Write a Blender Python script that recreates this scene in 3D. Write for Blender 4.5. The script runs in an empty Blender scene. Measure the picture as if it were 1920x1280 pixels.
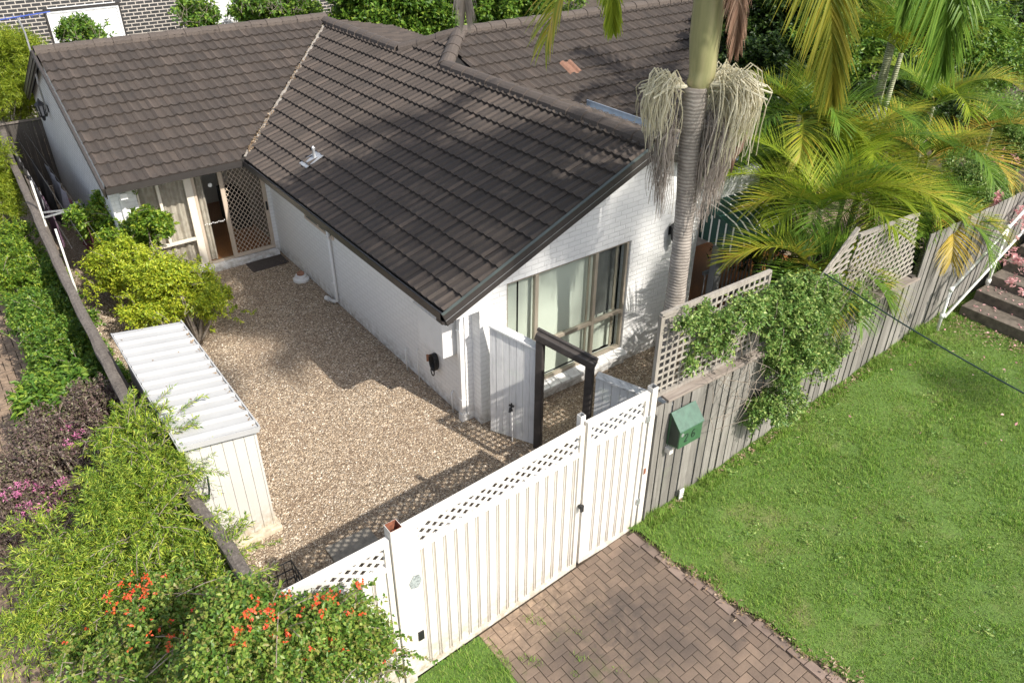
import bpy, bmesh, math, random
import numpy as np
from mathutils import Vector, Matrix
random.seed(7)
RNG = np.random.default_rng(11)
SC = bpy.context.scene
COL = SC.collection

# ---------------------------------------------------------------- camera
CAM = np.array([-5.576, -8.064, 8.0])
YAW, PITCH, ROLL, FPX = 36.72102, 32.69962, 0.29378, 1469.62
def _rot():
    y, p, r_ = (math.radians(v) for v in (YAW, PITCH, ROLL))
    f = np.array([math.sin(y)*math.cos(p), math.cos(y)*math.cos(p), -math.sin(p)])
    r = np.array([math.cos(y), -math.sin(y), 0.0]); u = np.cross(r, f)
    return r*math.cos(r_)+u*math.sin(r_), -r*math.sin(r_)+u*math.cos(r_), f
CR, CU, CF = _rot()
def P(x, y, **k):
    """point of the place seen at photo pixel x,y (1920 wide) on the world plane X=, Y= or Z="""
    d = CR*(x-960)/FPX - CU*(y-640)/FPX + CF
    (a, v), = k.items(); i = 'XYZ'.index(a)
    return CAM + d*(v-CAM[i])/d[i]
cd = bpy.data.cameras.new('camera'); cam = bpy.data.objects.new('camera', cd); COL.objects.link(cam)
cam.matrix_world = Matrix(((CR[0], CU[0], -CF[0], CAM[0]), (CR[1], CU[1], -CF[1], CAM[1]), (CR[2], CU[2], -CF[2], CAM[2]), (0, 0, 0, 1)))
cd.sensor_width = 36; cd.lens = FPX/1920*36; cd.clip_end = 2000; cd.clip_start = 0.1
SC.camera = cam

# ---------------------------------------------------------------- light
SUN = Vector((0.25, -1.06, 1.0)).normalized()
w = bpy.data.worlds.new('World'); SC.world = w; w.use_nodes = True
nt = w.node_tree; bg = nt.nodes['Background']
sky = nt.nodes.new('ShaderNodeTexSky'); sky.sky_type = 'NISHITA'; sky.sun_disc = False
sky.sun_elevation = math.asin(SUN.z); sky.sun_rotation = math.atan2(SUN.x, SUN.y)
sky.air_density = 1.0; sky.dust_density = 2.0; sky.ozone_density = 1.0
hs_ = nt.nodes.new('ShaderNodeHueSaturation'); hs_.inputs['Saturation'].default_value = .55
nt.links.new(sky.outputs[0], hs_.inputs['Color']); nt.links.new(hs_.outputs[0], bg.inputs[0]); bg.inputs[1].default_value = 0.15
sd = bpy.data.lights.new('sun', 'SUN'); sd.energy = 4.1; sd.angle = math.radians(0.6); sd.color = (1.0, 0.94, 0.85)
so = bpy.data.objects.new('sun', sd); COL.objects.link(so)
so.rotation_euler = SUN.to_track_quat('Z', 'Y').to_euler(); so.location = (10, -40, 40)
SC.view_settings.view_transform = 'Standard'; SC.view_settings.look = 'None'
SC.view_settings.exposure = 0.67; SC.view_settings.gamma = 1

# ---------------------------------------------------------------- materials
class NB:
    def __init__(s, name):
        s.m = bpy.data.materials.new(name); s.m.use_nodes = True; s.t = s.m.node_tree
        s.b = s.t.nodes['Principled BSDF']; s.out = s.t.nodes['Material Output']
    def n(s, typ, **kw):
        nd = s.t.nodes.new(typ)
        for k, v in kw.items():
            if k in nd.inputs.keys(): nd.inputs[k].default_value = v
            else: setattr(nd, k, v)
        return nd
    def l(s, a, b): s.t.links.new(a, b)
    def coord(s): return s.n('ShaderNodeTexCoord').outputs['Object']
    def geo(s): return s.n('ShaderNodeNewGeometry')
    def noise(s, scale, detail=4, rough=.55, vec=None, dist=0):
        q = s.n('ShaderNodeTexNoise'); q.inputs['Scale'].default_value = scale; q.inputs['Detail'].default_value = detail
        q.inputs['Roughness'].default_value = rough; q.inputs['Distortion'].default_value = dist
        s.l(vec if vec is not None else s.coord(), q.inputs['Vector']); return q.outputs['Fac']
    def ramp(s, fac, stops, interp='LINEAR'):
        r = s.n('ShaderNodeValToRGB'); e = r.color_ramp.elements; r.color_ramp.interpolation = interp
        while len(e) > 1: e.remove(e[-1])
        e[0].position = stops[0][0]; e[0].color = (*stops[0][1], 1)
        for p, c in stops[1:]:
            x = e.new(p); x.color = (*c, 1)
        s.l(fac, r.inputs[0]); return r.outputs[0]
    def mix(s, fac, a, b, mode='MIX'):
        q = s.n('ShaderNodeMix', data_type='RGBA', blend_type=mode)
        for v, i in ((fac, 0), (a, 6), (b, 7)):
            if isinstance(v, (int, float)): q.inputs[i].default_value = v
            elif isinstance(v, tuple): q.inputs[i].default_value = (*v, 1)
            else: s.l(v, q.inputs[i])
        return q.outputs[2]
    def math(s, op, a, b=0.0):
        q = s.n('ShaderNodeMath', operation=op)
        for v, i in ((a, 0), (b, 1)):
            if isinstance(v, (int, float)): q.inputs[i].default_value = v
            else: s.l(v, q.inputs[i])
        return q.outputs[0]
    def bump(s, h, strength=.5, dist=.01):
        q = s.n('ShaderNodeBump'); q.inputs['Strength'].default_value = strength; q.inputs['Distance'].default_value = dist
        s.l(h, q.inputs['Height']); s.l(q.outputs[0], s.b.inputs['Normal'])
    def col(s, c):
        if isinstance(c, tuple): s.b.inputs['Base Color'].default_value = (*c, 1)
        else: s.l(c, s.b.inputs['Base Color'])
    def rough(s, v, spec=None):
        if isinstance(v, (int, float)): s.b.inputs['Roughness'].default_value = v
        else: s.l(v, s.b.inputs['Roughness'])
        if spec is not None: s.b.inputs['Specular IOR Level'].default_value = spec
def g3(a, k=1): return (a[0]*k, a[1]*k, a[2]*k)
M = {}
def plain(name, c, rough=.6, metal=0, var=.12, scale=6, bump=0, bscale=40, spec=None):
    b = NB(name); f = b.noise(scale, 5)
    b.col(b.ramp(f, [(.3, g3(c, 1-var)), (.7, g3(c, 1+var))])); b.rough(rough, spec); b.b.inputs['Metallic'].default_value = metal
    if bump: b.bump(b.noise(bscale, 4), bump, .01)
    M[name] = b.m; return b
plain('white_paint', (.72, .715, .70), .45, var=.04, bump=.15)
plain('gate_cream', (.66, .63, .585), .42, var=.035, scale=3, bump=.08)
def grime(name, mat_name, zlo, zhi, dirt):
    m = M[mat_name]; b = NB.__new__(NB); b.m = m; b.t = m.node_tree; b.b = b.t.nodes['Principled BSDF']
    src = b.b.inputs['Base Color'].links[0].from_socket; sp = b.n('ShaderNodeSeparateXYZ'); b.l(b.coord(), sp.inputs[0])
    lo = b.n('ShaderNodeMapRange'); lo.inputs['From Min'].default_value = zlo; lo.inputs['From Max'].default_value = zhi; lo.inputs['To Min'].default_value = 1; lo.inputs['To Max'].default_value = 0
    b.l(sp.outputs[2], lo.inputs['Value']); f = b.math('MULTIPLY', lo.outputs[0], b.ramp(b.noise(9, 6, .75), [(.34, (0, 0, 0)), (.6, (.95, .95, .95))]))
    c = b.mix(f, src, dirt)
    mp = b.n('ShaderNodeMapping'); b.l(b.coord(), mp.inputs[0]); mp.inputs['Scale'].default_value = (16, 16, 1.2)
    c = b.mix(b.ramp(b.noise(1, 5, .7, vec=mp.outputs[0]), [(.55, (0, 0, 0)), (.8, (.28, .28, .28))]), c, dirt); b.l(c, b.b.inputs['Base Color'])
grime('g', 'gate_cream', .1, .75, (.34, .29, .22))
plain('shed_roof', (.41, .41, .405), .45, var=.06, scale=2.5)
plain('shed_cream', (.57, .56, .52), .45, var=.04, scale=3)
grime('s', 'shed_cream', .08, .5, (.36, .29, .19))
plain('concrete_pale', (.52, .45, .34), .85, var=.3, scale=14, bump=.5)
plain('concrete', (.22, .20, .17), .9, var=.25, scale=12, bump=.5)
plain('step_concrete', (.115, .095, .075), .9, var=.4, scale=9, bump=.6)
plain('gutter_dark', (.040, .036, .034), .38, var=.1)
plain('barge_dark', (.045, .039, .036), .5, var=.15, scale=18, bump=.2)
plain('flash_green', (.085, .10, .09), .45, var=.15)
plain('portal_brown', (.055, .048, .045), .45, var=.2, scale=10, bump=.2)
plain('black', (.015, .015, .016), .5, var=.2)
plain('black_metal', (.022, .022, .024), .45, var=.3, scale=30)
plain('frame_beige', (.52, .43, .34), .45, var=.06)
plain('frame_bronze', (.40, .35, .28), .4, var=.12, metal=.3)
plain('frame_white', (.72, .66, .56), .45, var=.05)
plain('gal_blue', (.42, .48, .55), .35, metal=.4, var=.12)
plain('gal', (.45, .46, .47), .4, metal=.6, var=.15)
plain('rust', (.22, .08, .045), .8, var=.4, scale=25)
plain('letter_green', (.045, .115, .055), .45, var=.12, scale=9, bump=.15)
plain('letter_roof', (.055, .115, .08), .45, var=.2, scale=14, bump=.15)
plain('letter_dark', (.02, .035, .026), .5, var=.2)
plain('mat_brown', (.075, .062, .055), .95, var=.25, scale=30, bump=.6)
plain('red_paint', (.42, .02, .02), .35, var=.15)
plain('green_paint', (.02, .20, .09), .35, var=.15)
plain('bedding', (.70, .60, .46), .9, var=.15)
plain('room_wall', (.62, .58, .53), .9, var=.05)
plain('cable', (.012, .03, .025), .5, var=.1)
plain('rail_white', (.70, .70, .66), .5, var=.12, scale=20)
plain('awning_green', (.012, .055, .045), .7, var=.15)
plain('wire', (.10, .10, .10), .5, var=.1)
plain('porch_grey', (.33, .33, .34), .6, var=.08)
plain('terracotta', (.32, .16, .10), .8, var=.2)
plain('shutter_white', (.62, .63, .63), .5, var=.03)
plain('dark_void', (.012, .011, .010), .9, var=.2)
plain('blue_rope', (.05, .09, .35), .5, var=.1)
plain('pink_cloth', (.22, .13, .19), .9, var=.4, scale=20)
plain('grey_cloth', (.30, .30, .33), .9, var=.3, scale=20)
plain('black_cloth', (.02, .02, .024), .95, var=.3, scale=20)
plain('red_cloth', (.16, .05, .06), .9, var=.5, scale=20)
plain('white_cloth', (.62, .60, .62), .9, var=.25, scale=12)
plain('valley_grey', (.30, .275, .245), .75, var=.22, scale=30, bump=.4)
plain('mortar', (.15, .13, .115), .9, var=.3, scale=30)
def brick_wall(name, c1, c2, mortar, bw=.24, bh=.086, ms=.012, bstr=.6, dirt=None, rough=.6):
    b = NB(name); g = b.geo(); sp = b.n('ShaderNodeSeparateXYZ'); b.l(b.coord(), sp.inputs[0])
    sn = b.n('ShaderNodeSeparateXYZ'); b.l(g.outputs['Normal'], sn.inputs[0])
    isx = b.math('GREATER_THAN', b.math('ABSOLUTE', sn.outputs[0]), .6)
    uu = b.math('ADD', b.math('MULTIPLY', sp.outputs[0], b.math('SUBTRACT', 1.0, isx)), b.math('MULTIPLY', sp.outputs[1], isx))
    cb = b.n('ShaderNodeCombineXYZ'); b.l(uu, cb.inputs[0]); b.l(sp.outputs[2], cb.inputs[1])
    br = b.n('ShaderNodeTexBrick'); b.l(cb.outputs[0], br.inputs['Vector'])
    br.inputs['Scale'].default_value = 1; br.inputs['Brick Width'].default_value = bw; br.inputs['Row Height'].default_value = bh
    br.inputs['Mortar Size'].default_value = ms; br.inputs['Mortar Smooth'].default_value = .35; br.inputs['Bias'].default_value = 0
    br.inputs['Color1'].default_value = (*c1, 1); br.inputs['Color2'].default_value = (*c2, 1); br.inputs['Mortar'].default_value = (*mortar, 1)
    nz = b.noise(2.2, 6, .65)
    c = b.mix(b.ramp(nz, [(.35, (0, 0, 0)), (.75, (.28, .28, .28))]), br.outputs['Color'], dirt or g3(c1, .86))
    if name.startswith('white'):                  # splash marks and mildew low on the wall
        lo = b.n('ShaderNodeMapRange'); lo.inputs['From Min'].default_value = .02; lo.inputs['From Max'].default_value = .34; lo.inputs['To Min'].default_value = 1; lo.inputs['To Max'].default_value = 0
        b.l(sp.outputs[2], lo.inputs['Value']); c = b.mix(b.math('MULTIPLY', lo.outputs[0], b.ramp(b.noise(7, 6, .75), [(.42, (0, 0, 0)), (.62, (.75, .75, .75))])), c, (.30, .26, .21))
    b.col(c); b.rough(rough)
    h = b.math('ADD', b.math('MULTIPLY', br.outputs['Fac'], -1.0), b.math('MULTIPLY', b.noise(60, 3), .35))
    b.bump(h, bstr, .008); M[name] = b.m
brick_wall('white_brick', (.80, .80, .79), (.775, .775, .765), (.70, .70, .69), bstr=.55)
brick_wall('white_brick_fine', (.66, .66, .65), (.60, .60, .59), (.34, .34, .34), bh=.086, ms=.010)
brick_wall('dark_brick', (.020, .021, .023), (.034, .034, .037), (.46, .42, .37), bw=.26, bh=.105, ms=.016, bstr=.3, dirt=(.05, .05, .05))

def tile_mat():
    for nm, k in (('roof_tile', 1.0), ('roof_tile_light', 1.38)):  # lighter copy for the rolls: tile tone with sunlit shading painted in
        b = NB(nm); g = b.geo(); ri = g.outputs['Random Per Island']
        base = b.ramp(ri, [(0, g3((.033, .026, .022), k)), (.45, g3((.042, .033, .028), k)), (.8, g3((.051, .040, .033), k)), (1, g3((.064, .049, .040), k))])
        n1 = b.noise(1.1, 6, .7); n2 = b.noise(45, 4, .7)
        c = b.mix(b.ramp(n1, [(.35, (0, 0, 0)), (.7, (.5, .5, .5))]), base, (.038, .031, .027))
        c = b.mix(b.ramp(n2, [(.4, (0, 0, 0)), (.75, (.4, .4, .4))]), c, (.110, .085, .068))
        c = b.mix(b.ramp(b.noise(9, 5, .7), [(.62, (0, 0, 0)), (.74, (.45, .45, .45))]), c, (.13, .115, .10)); c = b.mix(b.ramp(b.noise(2.7, 5, .7), [(.52, (0, 0, 0)), (.7, (.5, .5, .5))]), c, (.030, .027, .026))
        b.col(c); b.rough(.85); b.bump(n2, .35, .006); M[nm] = b.m
    b = NB('ridge_tile'); g = b.geo(); ri = g.outputs['Random Per Island']
    base = b.ramp(ri, [(0, (.062, .050, .043)), (1, (.082, .066, .056))])
    c = b.mix(b.ramp(b.noise(30, 4, .7), [(.4, (0, 0, 0)), (.8, (.5, .5, .5))]), base, (.16, .125, .10))
    b.col(c); b.rough(.85); b.bump(b.noise(50, 4), .35, .006); M['ridge_tile'] = b.m
    plain('orange_tile', (.20, .105, .07), .85, var=.2, scale=20)
tile_mat()

def gravel_mat():
    b = NB('gravel'); co = b.coord()
    v = b.n('ShaderNodeTexVoronoi'); v.inputs['Scale'].default_value = 42; b.l(co, v.inputs['Vector'])
    v2 = b.n('ShaderNodeTexVoronoi'); v2.inputs['Scale'].default_value = 70; b.l(co, v2.inputs['Vector'])
    sp = b.n('ShaderNodeSeparateColor'); b.l(v.outputs['Color'], sp.inputs[0])
    c = b.ramp(sp.outputs[0], [(0, (.19, .135, .09)), (.25, (.35, .26, .18)), (.55, (.46, .36, .255)), (.8, (.56, .46, .345)), (.93, (.74, .66, .54)), (1, (.27, .21, .16))])
    edge = b.ramp(v.outputs['Distance'], [(.33, (0, 0, 0)), (.78, (.75, .75, .75))])
    c = b.mix(edge, c, (.095, .070, .048))
    c = b.mix(b.ramp(b.noise(.8, 6, .65), [(.40, (0, 0, 0)), (.70, (.45, .45, .45))]), c, (.27, .185, .12))
    b.col(c); b.rough(.85)
    h = b.math('ADD', b.math('MULTIPLY', v.outputs['Distance'], -1.0), b.math('MULTIPLY', v2.outputs['Distance'], -.4))
    b.bump(h, .9, .022); M['gravel'] = b.m
    b = NB('stone'); ri = b.geo().outputs['Random Per Island']
    b.col(b.ramp(ri, [(0, (.17, .125, .085)), (.3, (.35, .27, .185)), (.6, (.48, .38, .27)), (.85, (.60, .50, .38)), (1, (.80, .72, .62))])); b.rough(.8); M['stone'] = b.m
    b = NB('soil'); c = b.ramp(b.noise(5, 8, .7), [(.3, (.035, .026, .018)), (.6, (.085, .062, .04)), (.8, (.14, .10, .065))])
    b.col(c); b.rough(.95); b.bump(b.noise(30, 6, .7), .8, .03); M['soil'] = b.m
    b = NB('turf'); n1 = b.noise(1.3, 6, .65); n2 = b.noise(28, 5, .7)
    c = b.ramp(n1, [(.3, (.085, .17, .025)), (.55, (.12, .21, .035)), (.72, (.19, .19, .07)), (.85, (.26, .21, .11))])
    c = b.mix(b.ramp(n2, [(.35, (0, 0, 0)), (.7, (.6, .6, .6))]), c, (.05, .065, .02))
    b.col(c); b.rough(.95); b.bump(n2, .8, .03); M['turf'] = b.m
gravel_mat()

def paver_mat(name, cols, border=None):
    b = NB(name); ri = b.geo().outputs['Random Per Island']
    c = b.ramp(ri, cols)
    n2 = b.noise(55, 5, .75)
    c = b.mix(b.ramp(n2, [(.4, (0, 0, 0)), (.72, (.4, .4, .4))]), c, (.25, .185, .14))
    st = b.noise(.75, 5, .6, dist=.6)
    c = b.mix(b.ramp(st, [(.44, (0, 0, 0)), (.62, (.62, .62, .62))]), c, (.058, .047, .042))
    st2 = b.noise(7, 3, .5)
    c = b.mix(b.ramp(st2, [(.66, (0, 0, 0)), (.72, (.5, .5, .5))]), c, (.05, .042, .038))
    if name == 'paver':                            # sandy dirt washed under the gate
        sp = b.n('ShaderNodeSeparateXYZ'); b.l(b.coord(), sp.inputs[0]); mr = b.n('ShaderNodeMapRange'); mr.inputs['From Min'].default_value = -3.9; mr.inputs['From Max'].default_value = -3.2
        b.l(sp.outputs[1], mr.inputs['Value']); mx_ = b.n('ShaderNodeMapRange'); mx_.inputs['From Min'].default_value = -.6; mx_.inputs['From Max'].default_value = -1.5; b.l(sp.outputs[0], mx_.inputs['Value'])
        vs_ = b.n('ShaderNodeVectorMath', operation='DISTANCE'); b.l(b.coord(), vs_.inputs[0]); vs_.inputs[1].default_value = tuple(P(1150, 1170, Z=.2))
        dm = b.n('ShaderNodeMapRange'); dm.inputs['From Min'].default_value = .25; dm.inputs['From Max'].default_value = 1.25; dm.inputs['To Min'].default_value = 1; dm.inputs['To Max'].default_value = 0; b.l(vs_.outputs['Value'], dm.inputs['Value'])
        c = b.mix(b.math('MULTIPLY', dm.outputs[0], b.ramp(b.noise(2.6, 6, .7, dist=.5), [(.36, (.25, .25, .25)), (.58, (.9, .9, .9))])), c, (.055, .044, .038))
        c = b.mix(b.math('MULTIPLY', mx_.outputs[0], b.ramp(b.noise(3.3, 6, .75), [(.56, (0, 0, 0)), (.68, (.7, .7, .7))])), c, (.075, .085, .03))
        f = b.math('MULTIPLY', b.math('MULTIPLY', mr.outputs[0], mx_.outputs[0]), b.ramp(b.noise(4, 6, .7), [(.35, (.2, .2, .2)), (.6, (1, 1, 1))]))
        c = b.mix(f, c, b.ramp(b.noise(11, 5, .7), [(.35, (.17, .12, .08)), (.65, (.36, .26, .18))]))
    b.col(c); b.rough(.85); b.bump(n2, .4, .006); M[name] = b.m
paver_mat('paver', [(0, (.130, .092, .068)), (.5, (.165, .118, .086)), (.9, (.200, .143, .104)), (1, (.235, .165, .12))])
paver_mat('paver_edge', [(0, (.21, .15, .12)), (1, (.27, .20, .165))])

def wood_mat(name, c1, c2, c3, streak=1.0, axis=2):
    b = NB(name); mp = b.n('ShaderNodeMapping'); b.l(b.coord(), mp.inputs[0])
    sc = [28, 28, 28]; sc[axis] = 1.6; mp.inputs['Scale'].default_value = sc
    n = b.noise(1, 6, .7, vec=mp.outputs[0], dist=.4)
    ri = b.geo().outputs['Random Per Island']
    c = b.ramp(n, [(.25, c1), (.5, c2), (.75, c3)])
    c = b.mix(b.ramp(ri, [(0, (0, 0, 0)), (1, (.45*streak,)*3)]), c, c1)
    c = b.mix(b.ramp(b.noise(1.7, 5, .6), [(.5, (0, 0, 0)), (.75, (.5, .5, .5))]), c, g3(c1, .8))
    c = b.mix(b.ramp(b.noise(2.6, 3, .6), [(.58, (0, 0, 0)), (.75, (.35, .35, .35))]), c, (c2[0]*.85, c2[1]*1.0, c2[2]*.8))
    b.col(c); b.rough(.85); b.bump(n, .5, .006); M[name] = b.m
wood_mat('wood_grey', (.105, .097, .085), (.25, .235, .21), (.37, .35, .32), streak=1.4)
wood_mat('wood_lattice', (.17, .15, .13), (.33, .30, .26), (.45, .42, .37))
wood_mat('wood_cap', (.12, .10, .085), (.25, .21, .18), (.36, .32, .28), axis=0)
wood_mat('wood_old', (.085, .072, .062), (.17, .145, .125), (.27, .235, .20), axis=1)
wood_mat('wood_white', (.50, .50, .50), (.74, .74, .73), (.79, .79, .78), streak=.2)
wood_mat('wood_cap_white', (.20, .19, .18), (.66, .66, .65), (.76, .76, .75), streak=.2, axis=1)
wood_mat('wood_dark', (.04, .035, .03), (.075, .065, .055), (.12, .105, .09))

def bark(name, c1, c2, ring=14, rs=.6):
    b = NB(name); sp = b.n('ShaderNodeSeparateXYZ'); b.l(b.coord(), sp.inputs[0])
    wv = b.n('ShaderNodeTexWave'); wv.bands_direction = 'Z'; wv.inputs['Scale'].default_value = ring/6.28*1.0; wv.inputs['Distortion'].default_value = 3.5
    wv.inputs['Detail'].default_value = 3; b.l(b.coord(), wv.inputs['Vector'])
    c = b.ramp(wv.outputs['Fac'], [(0, g3(c1, .9)), (.3, g3(c1, 1.08)), (.9, c2)])
    c = b.mix(b.ramp(b.noise(5, 5, .7), [(.42, (0, 0, 0)), (.66, (.75, .75, .75))]), c, g3(c1, .62)); c = b.mix(b.ramp(b.noise(9, 5, .7), [(.58, (0, 0, 0)), (.72, (.5, .5, .5))]), c, (.52, .50, .45))
    b.col(c); b.rough(.85); b.bump(wv.outputs['Fac'], rs, .015); M[name] = b.m
bark('palm_bark', (.31, .27, .235), (.43, .385, .335), ring=42, rs=.35)
bark('cane_bark', (.22, .24, .12), (.50, .50, .36), ring=60)
def wood_simple():
    b = NB('shrub_bark'); b.col(b.ramp(b.noise(20, 5), [(.3, (.14, .11, .085)), (.7, (.30, .26, .21))])); b.rough(.9); M['shrub_bark'] = b.m
    b = NB('crownshaft'); mp = b.n('ShaderNodeMapping'); b.l(b.coord(), mp.inputs[0]); mp.inputs['Scale'].default_value = (9, 9, .8)
    n = b.noise(1, 5, .6, vec=mp.outputs[0])
    c = b.ramp(n, [(.3, (.22, .23, .10)), (.55, (.34, .32, .16)), (.75, (.42, .33, .22))])
    b.col(c); b.rough(.42); M['crownshaft'] = b.m
wood_simple()

def leaf_mat(name, cols, trans=.27, rough=.42, noise_dark=None, vary=.5, spec=.35):
    b = NB(name); g = b.geo(); ri = g.outputs['Random Per Island']
    c = b.ramp(ri, [(i/(len(cols)-1), q) for i, q in enumerate(cols)])
    n = b.noise(1.6, 4, .6)
    c = b.mix(b.ramp(n, [(.38, (0, 0, 0)), (.65, (vary*.55,)*3)]), c, noise_dark or g3(cols[0], .75))
    b.col(c); b.rough(rough, spec)
    tr = b.n('ShaderNodeBsdfTranslucent'); hs = b.n('ShaderNodeHueSaturation'); hs.inputs['Value'].default_value = 1.35; hs.inputs['Hue'].default_value = .492
    b.l(c, hs.inputs['Color']); b.l(hs.outputs[0], tr.inputs[0])
    mx = b.n('ShaderNodeMixShader'); mx.inputs[0].default_value = trans
    b.l(b.b.outputs[0], mx.inputs[1]); b.l(tr.outputs[0], mx.inputs[2]); b.l(mx.outputs[0], b.out.inputs[0]); M[name] = b.m
leaf_mat('leaf_citrus', [(.06, .13, .014), (.11, .21, .02), (.18, .29, .03), (.36, .40, .04)])
leaf_mat('leaf_yellow', [(.16, .25, .02), (.29, .39, .03), (.44, .50, .04), (.58, .58, .05)], trans=.3)
leaf_mat('leaf_hedge', [(.05, .125, .016), (.09, .19, .026), (.15, .26, .034), (.29, .37, .05)])
leaf_mat('leaf_brush', [(.06, .13, .018), (.14, .25, .028), (.24, .36, .035), (.35, .45, .05), (.55, .58, .09)], trans=.28)
leaf_mat('leaf_boug', [(.06, .13, .022), (.10, .20, .03), (.16, .26, .04), (.28, .35, .06), (.26, .22, .08)])
leaf_mat('leaf_vine', [(.08, .17, .035), (.14, .25, .055), (.22, .33, .08), (.36, .42, .13)])
leaf_mat('leaf_purple', [(0.093, 0.076, 0.065), (0.145, 0.093, 0.088), (0.204, 0.145, 0.119), (0.187, 0.204, 0.085)], trans=.2)
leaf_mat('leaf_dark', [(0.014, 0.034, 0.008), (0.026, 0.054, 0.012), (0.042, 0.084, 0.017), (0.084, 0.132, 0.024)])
leaf_mat('leaf_back', [(.04, .10, .014), (.08, .17, .02), (.14, .25, .03), (.27, .36, .05)])
leaf_mat('leaf_feather', [(.14, .22, .018), (.26, .34, .03), (.40, .44, .04)], trans=.4)
leaf_mat('grass_blade', [(.10, .235, .028), (.16, .31, .04), (.23, .37, .055), (.38, .40, .13)], trans=.3, noise_dark=(.19, .28, .06), rough=.6, spec=.2, vary=1.0)
leaf_mat('dry_leaf', [(0.198, 0.132, 0.077), (0.330, 0.231, 0.143), (0.462, 0.363, 0.253)], trans=.2)
leaf_mat('pink_petal', [(.45, .10, .25), (.60, .20, .38), (.70, .34, .48)], trans=.3, noise_dark=(.5, .15, .3))
leaf_mat('pale_petal', [(.55, .25, .27), (.68, .38, .38), (.7, .5, .47)], trans=.3, noise_dark=(.6, .3, .3))
leaf_mat('red_petal', [(.62, .07, .02), (.75, .13, .03), (.72, .17, .06), (.75, .07, .07)], trans=.35, noise_dark=(.65, .08, .03))
leaf_mat('frond_gold', [(.20, .26, .025), (.29, .33, .03), (.38, .38, .04), (.48, .36, .045)])
leaf_mat('frond_green', [(.08, .17, .02), (.13, .24, .028), (.20, .31, .04)], trans=.4)
leaf_mat('frond_lime', [(.18, .27, .02), (.27, .36, .03), (.37, .42, .04)], trans=.45)
leaf_mat('frond_yellowgreen', [(.15, .19, .02), (.24, .26, .03), (.33, .32, .04), (.46, .38, .05)], trans=.4)
leaf_mat('frond_orange', [(.30, .25, .03), (.42, .31, .04), (.50, .36, .06)])
leaf_mat('frond_dry', [(.20, .11, .07), (.32, .19, .13), (.46, .31, .22)], trans=.25, noise_dark=(.22, .12, .08))
leaf_mat('seed_fresh', [(.60, .55, .38), (.72, .67, .50), (.80, .76, .62)], trans=.2, noise_dark=(.52, .48, .32))
leaf_mat('seed_dry', [(.30, .25, .21), (.42, .36, .31), (.54, .48, .42)], trans=.15)

def cloth_mat(name, c, dark, scale=9):
    b = NB(name); wv = b.noise(scale, 2, .5)
    b.col(b.ramp(wv, [(.35, dark), (.65, c)])); b.rough(.9)
    M[name] = b.m
cloth_mat('curtain', (.50, .43, .37), (.38, .32, .27))
cloth_mat('blind', (.60, .62, .55), (.57, .59, .52), 2)
cloth_mat('blind_dark', (.20, .20, .19), (.15, .15, .145), 3)
def glass(name, fr=1.0, tint=(.955, .975, .965)):
    b = NB(name); tr = b.n('ShaderNodeBsdfTransparent'); tr.inputs[0].default_value = (*tint, 1)
    gl = b.n('ShaderNodeBsdfGlossy'); gl.inputs['Roughness'].default_value = .03
    fz = b.n('ShaderNodeFresnel'); fz.inputs[0].default_value = 1.5; mx = b.n('ShaderNodeMixShader')
    b.l(b.math('MULTIPLY', b.math('MULTIPLY', fz.outputs[0], fr), b.math('SUBTRACT', 1.0, b.geo().outputs['Backfacing'])), mx.inputs[0]); b.l(tr.outputs[0], mx.inputs[1]); b.l(gl.outputs[0], mx.inputs[2]); b.l(mx.outputs[0], b.out.inputs[0]); M[name] = b.m
glass('glass')
def cork():
    b = NB('cork_floor'); b.col(b.ramp(b.noise(60, 3, .7), [(.3, (.22, .085, .03)), (.7, (.48, .21, .08))])); b.rough(.4); M['cork_floor'] = b.m
    b = NB('log_cap'); n = b.noise(26, 6, .75); n2 = b.noise(6, 5, .6)
    c = b.ramp(n, [(.3, (.06, .05, .043)), (.55, (.13, .11, .095)), (.75, (.27, .24, .21))])
    b.col(b.mix(b.ramp(n2, [(.45, (0, 0, 0)), (.7, (.5, .5, .5))]), c, (.20, .175, .15))); b.rough(.9); b.bump(n, .7, .015); M['log_cap'] = b.m
cork()

# ---------------------------------------------------------------- object helpers
def link(name, verts, faces, mats, parent=None, fm=None, smooth=False):
    me = bpy.data.meshes.new(name)
    if isinstance(verts, np.ndarray) and isinstance(faces, np.ndarray):
        nf, k = faces.shape
        me.vertices.add(len(verts)); me.vertices.foreach_set('co', verts.astype(np.float32).ravel())
        me.loops.add(nf*k); me.loops.foreach_set('vertex_index', faces.astype(np.int32).ravel())
        me.polygons.add(nf); me.polygons.foreach_set('loop_start', np.arange(0, nf*k, k, dtype=np.int32))
        me.polygons.foreach_set('loop_total', np.full(nf, k, dtype=np.int32)); me.update(calc_edges=True)
    else:
        me.from_pydata([tuple(v) for v in verts], [], [tuple(f) for f in faces]); me.update()
    for m in (mats if isinstance(mats, (list, tuple)) else [mats]): me.materials.append(M[m])
    if fm is not None: me.polygons.foreach_set('material_index', np.asarray(fm, dtype=np.int32))
    if smooth: me.polygons.foreach_set('use_smooth', np.ones(len(me.polygons), dtype=bool))
    o = bpy.data.objects.new(name, me); COL.objects.link(o)
    if parent is not None:
        o.parent = parent; o.matrix_parent_inverse = Matrix.Identity(4)
        o.location = -world_loc(parent)
    return o
def world_loc(o):
    l = Vector(o.location)
    while o.parent is not None: o = o.parent; l = l + Vector(o.location)
    return l
def tag(o, label, cat, group=None, kind=None):
    if label: o['label'] = label
    if cat: o['category'] = cat
    if group: o['group'] = group
    if kind: o['kind'] = kind
    return o
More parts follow.
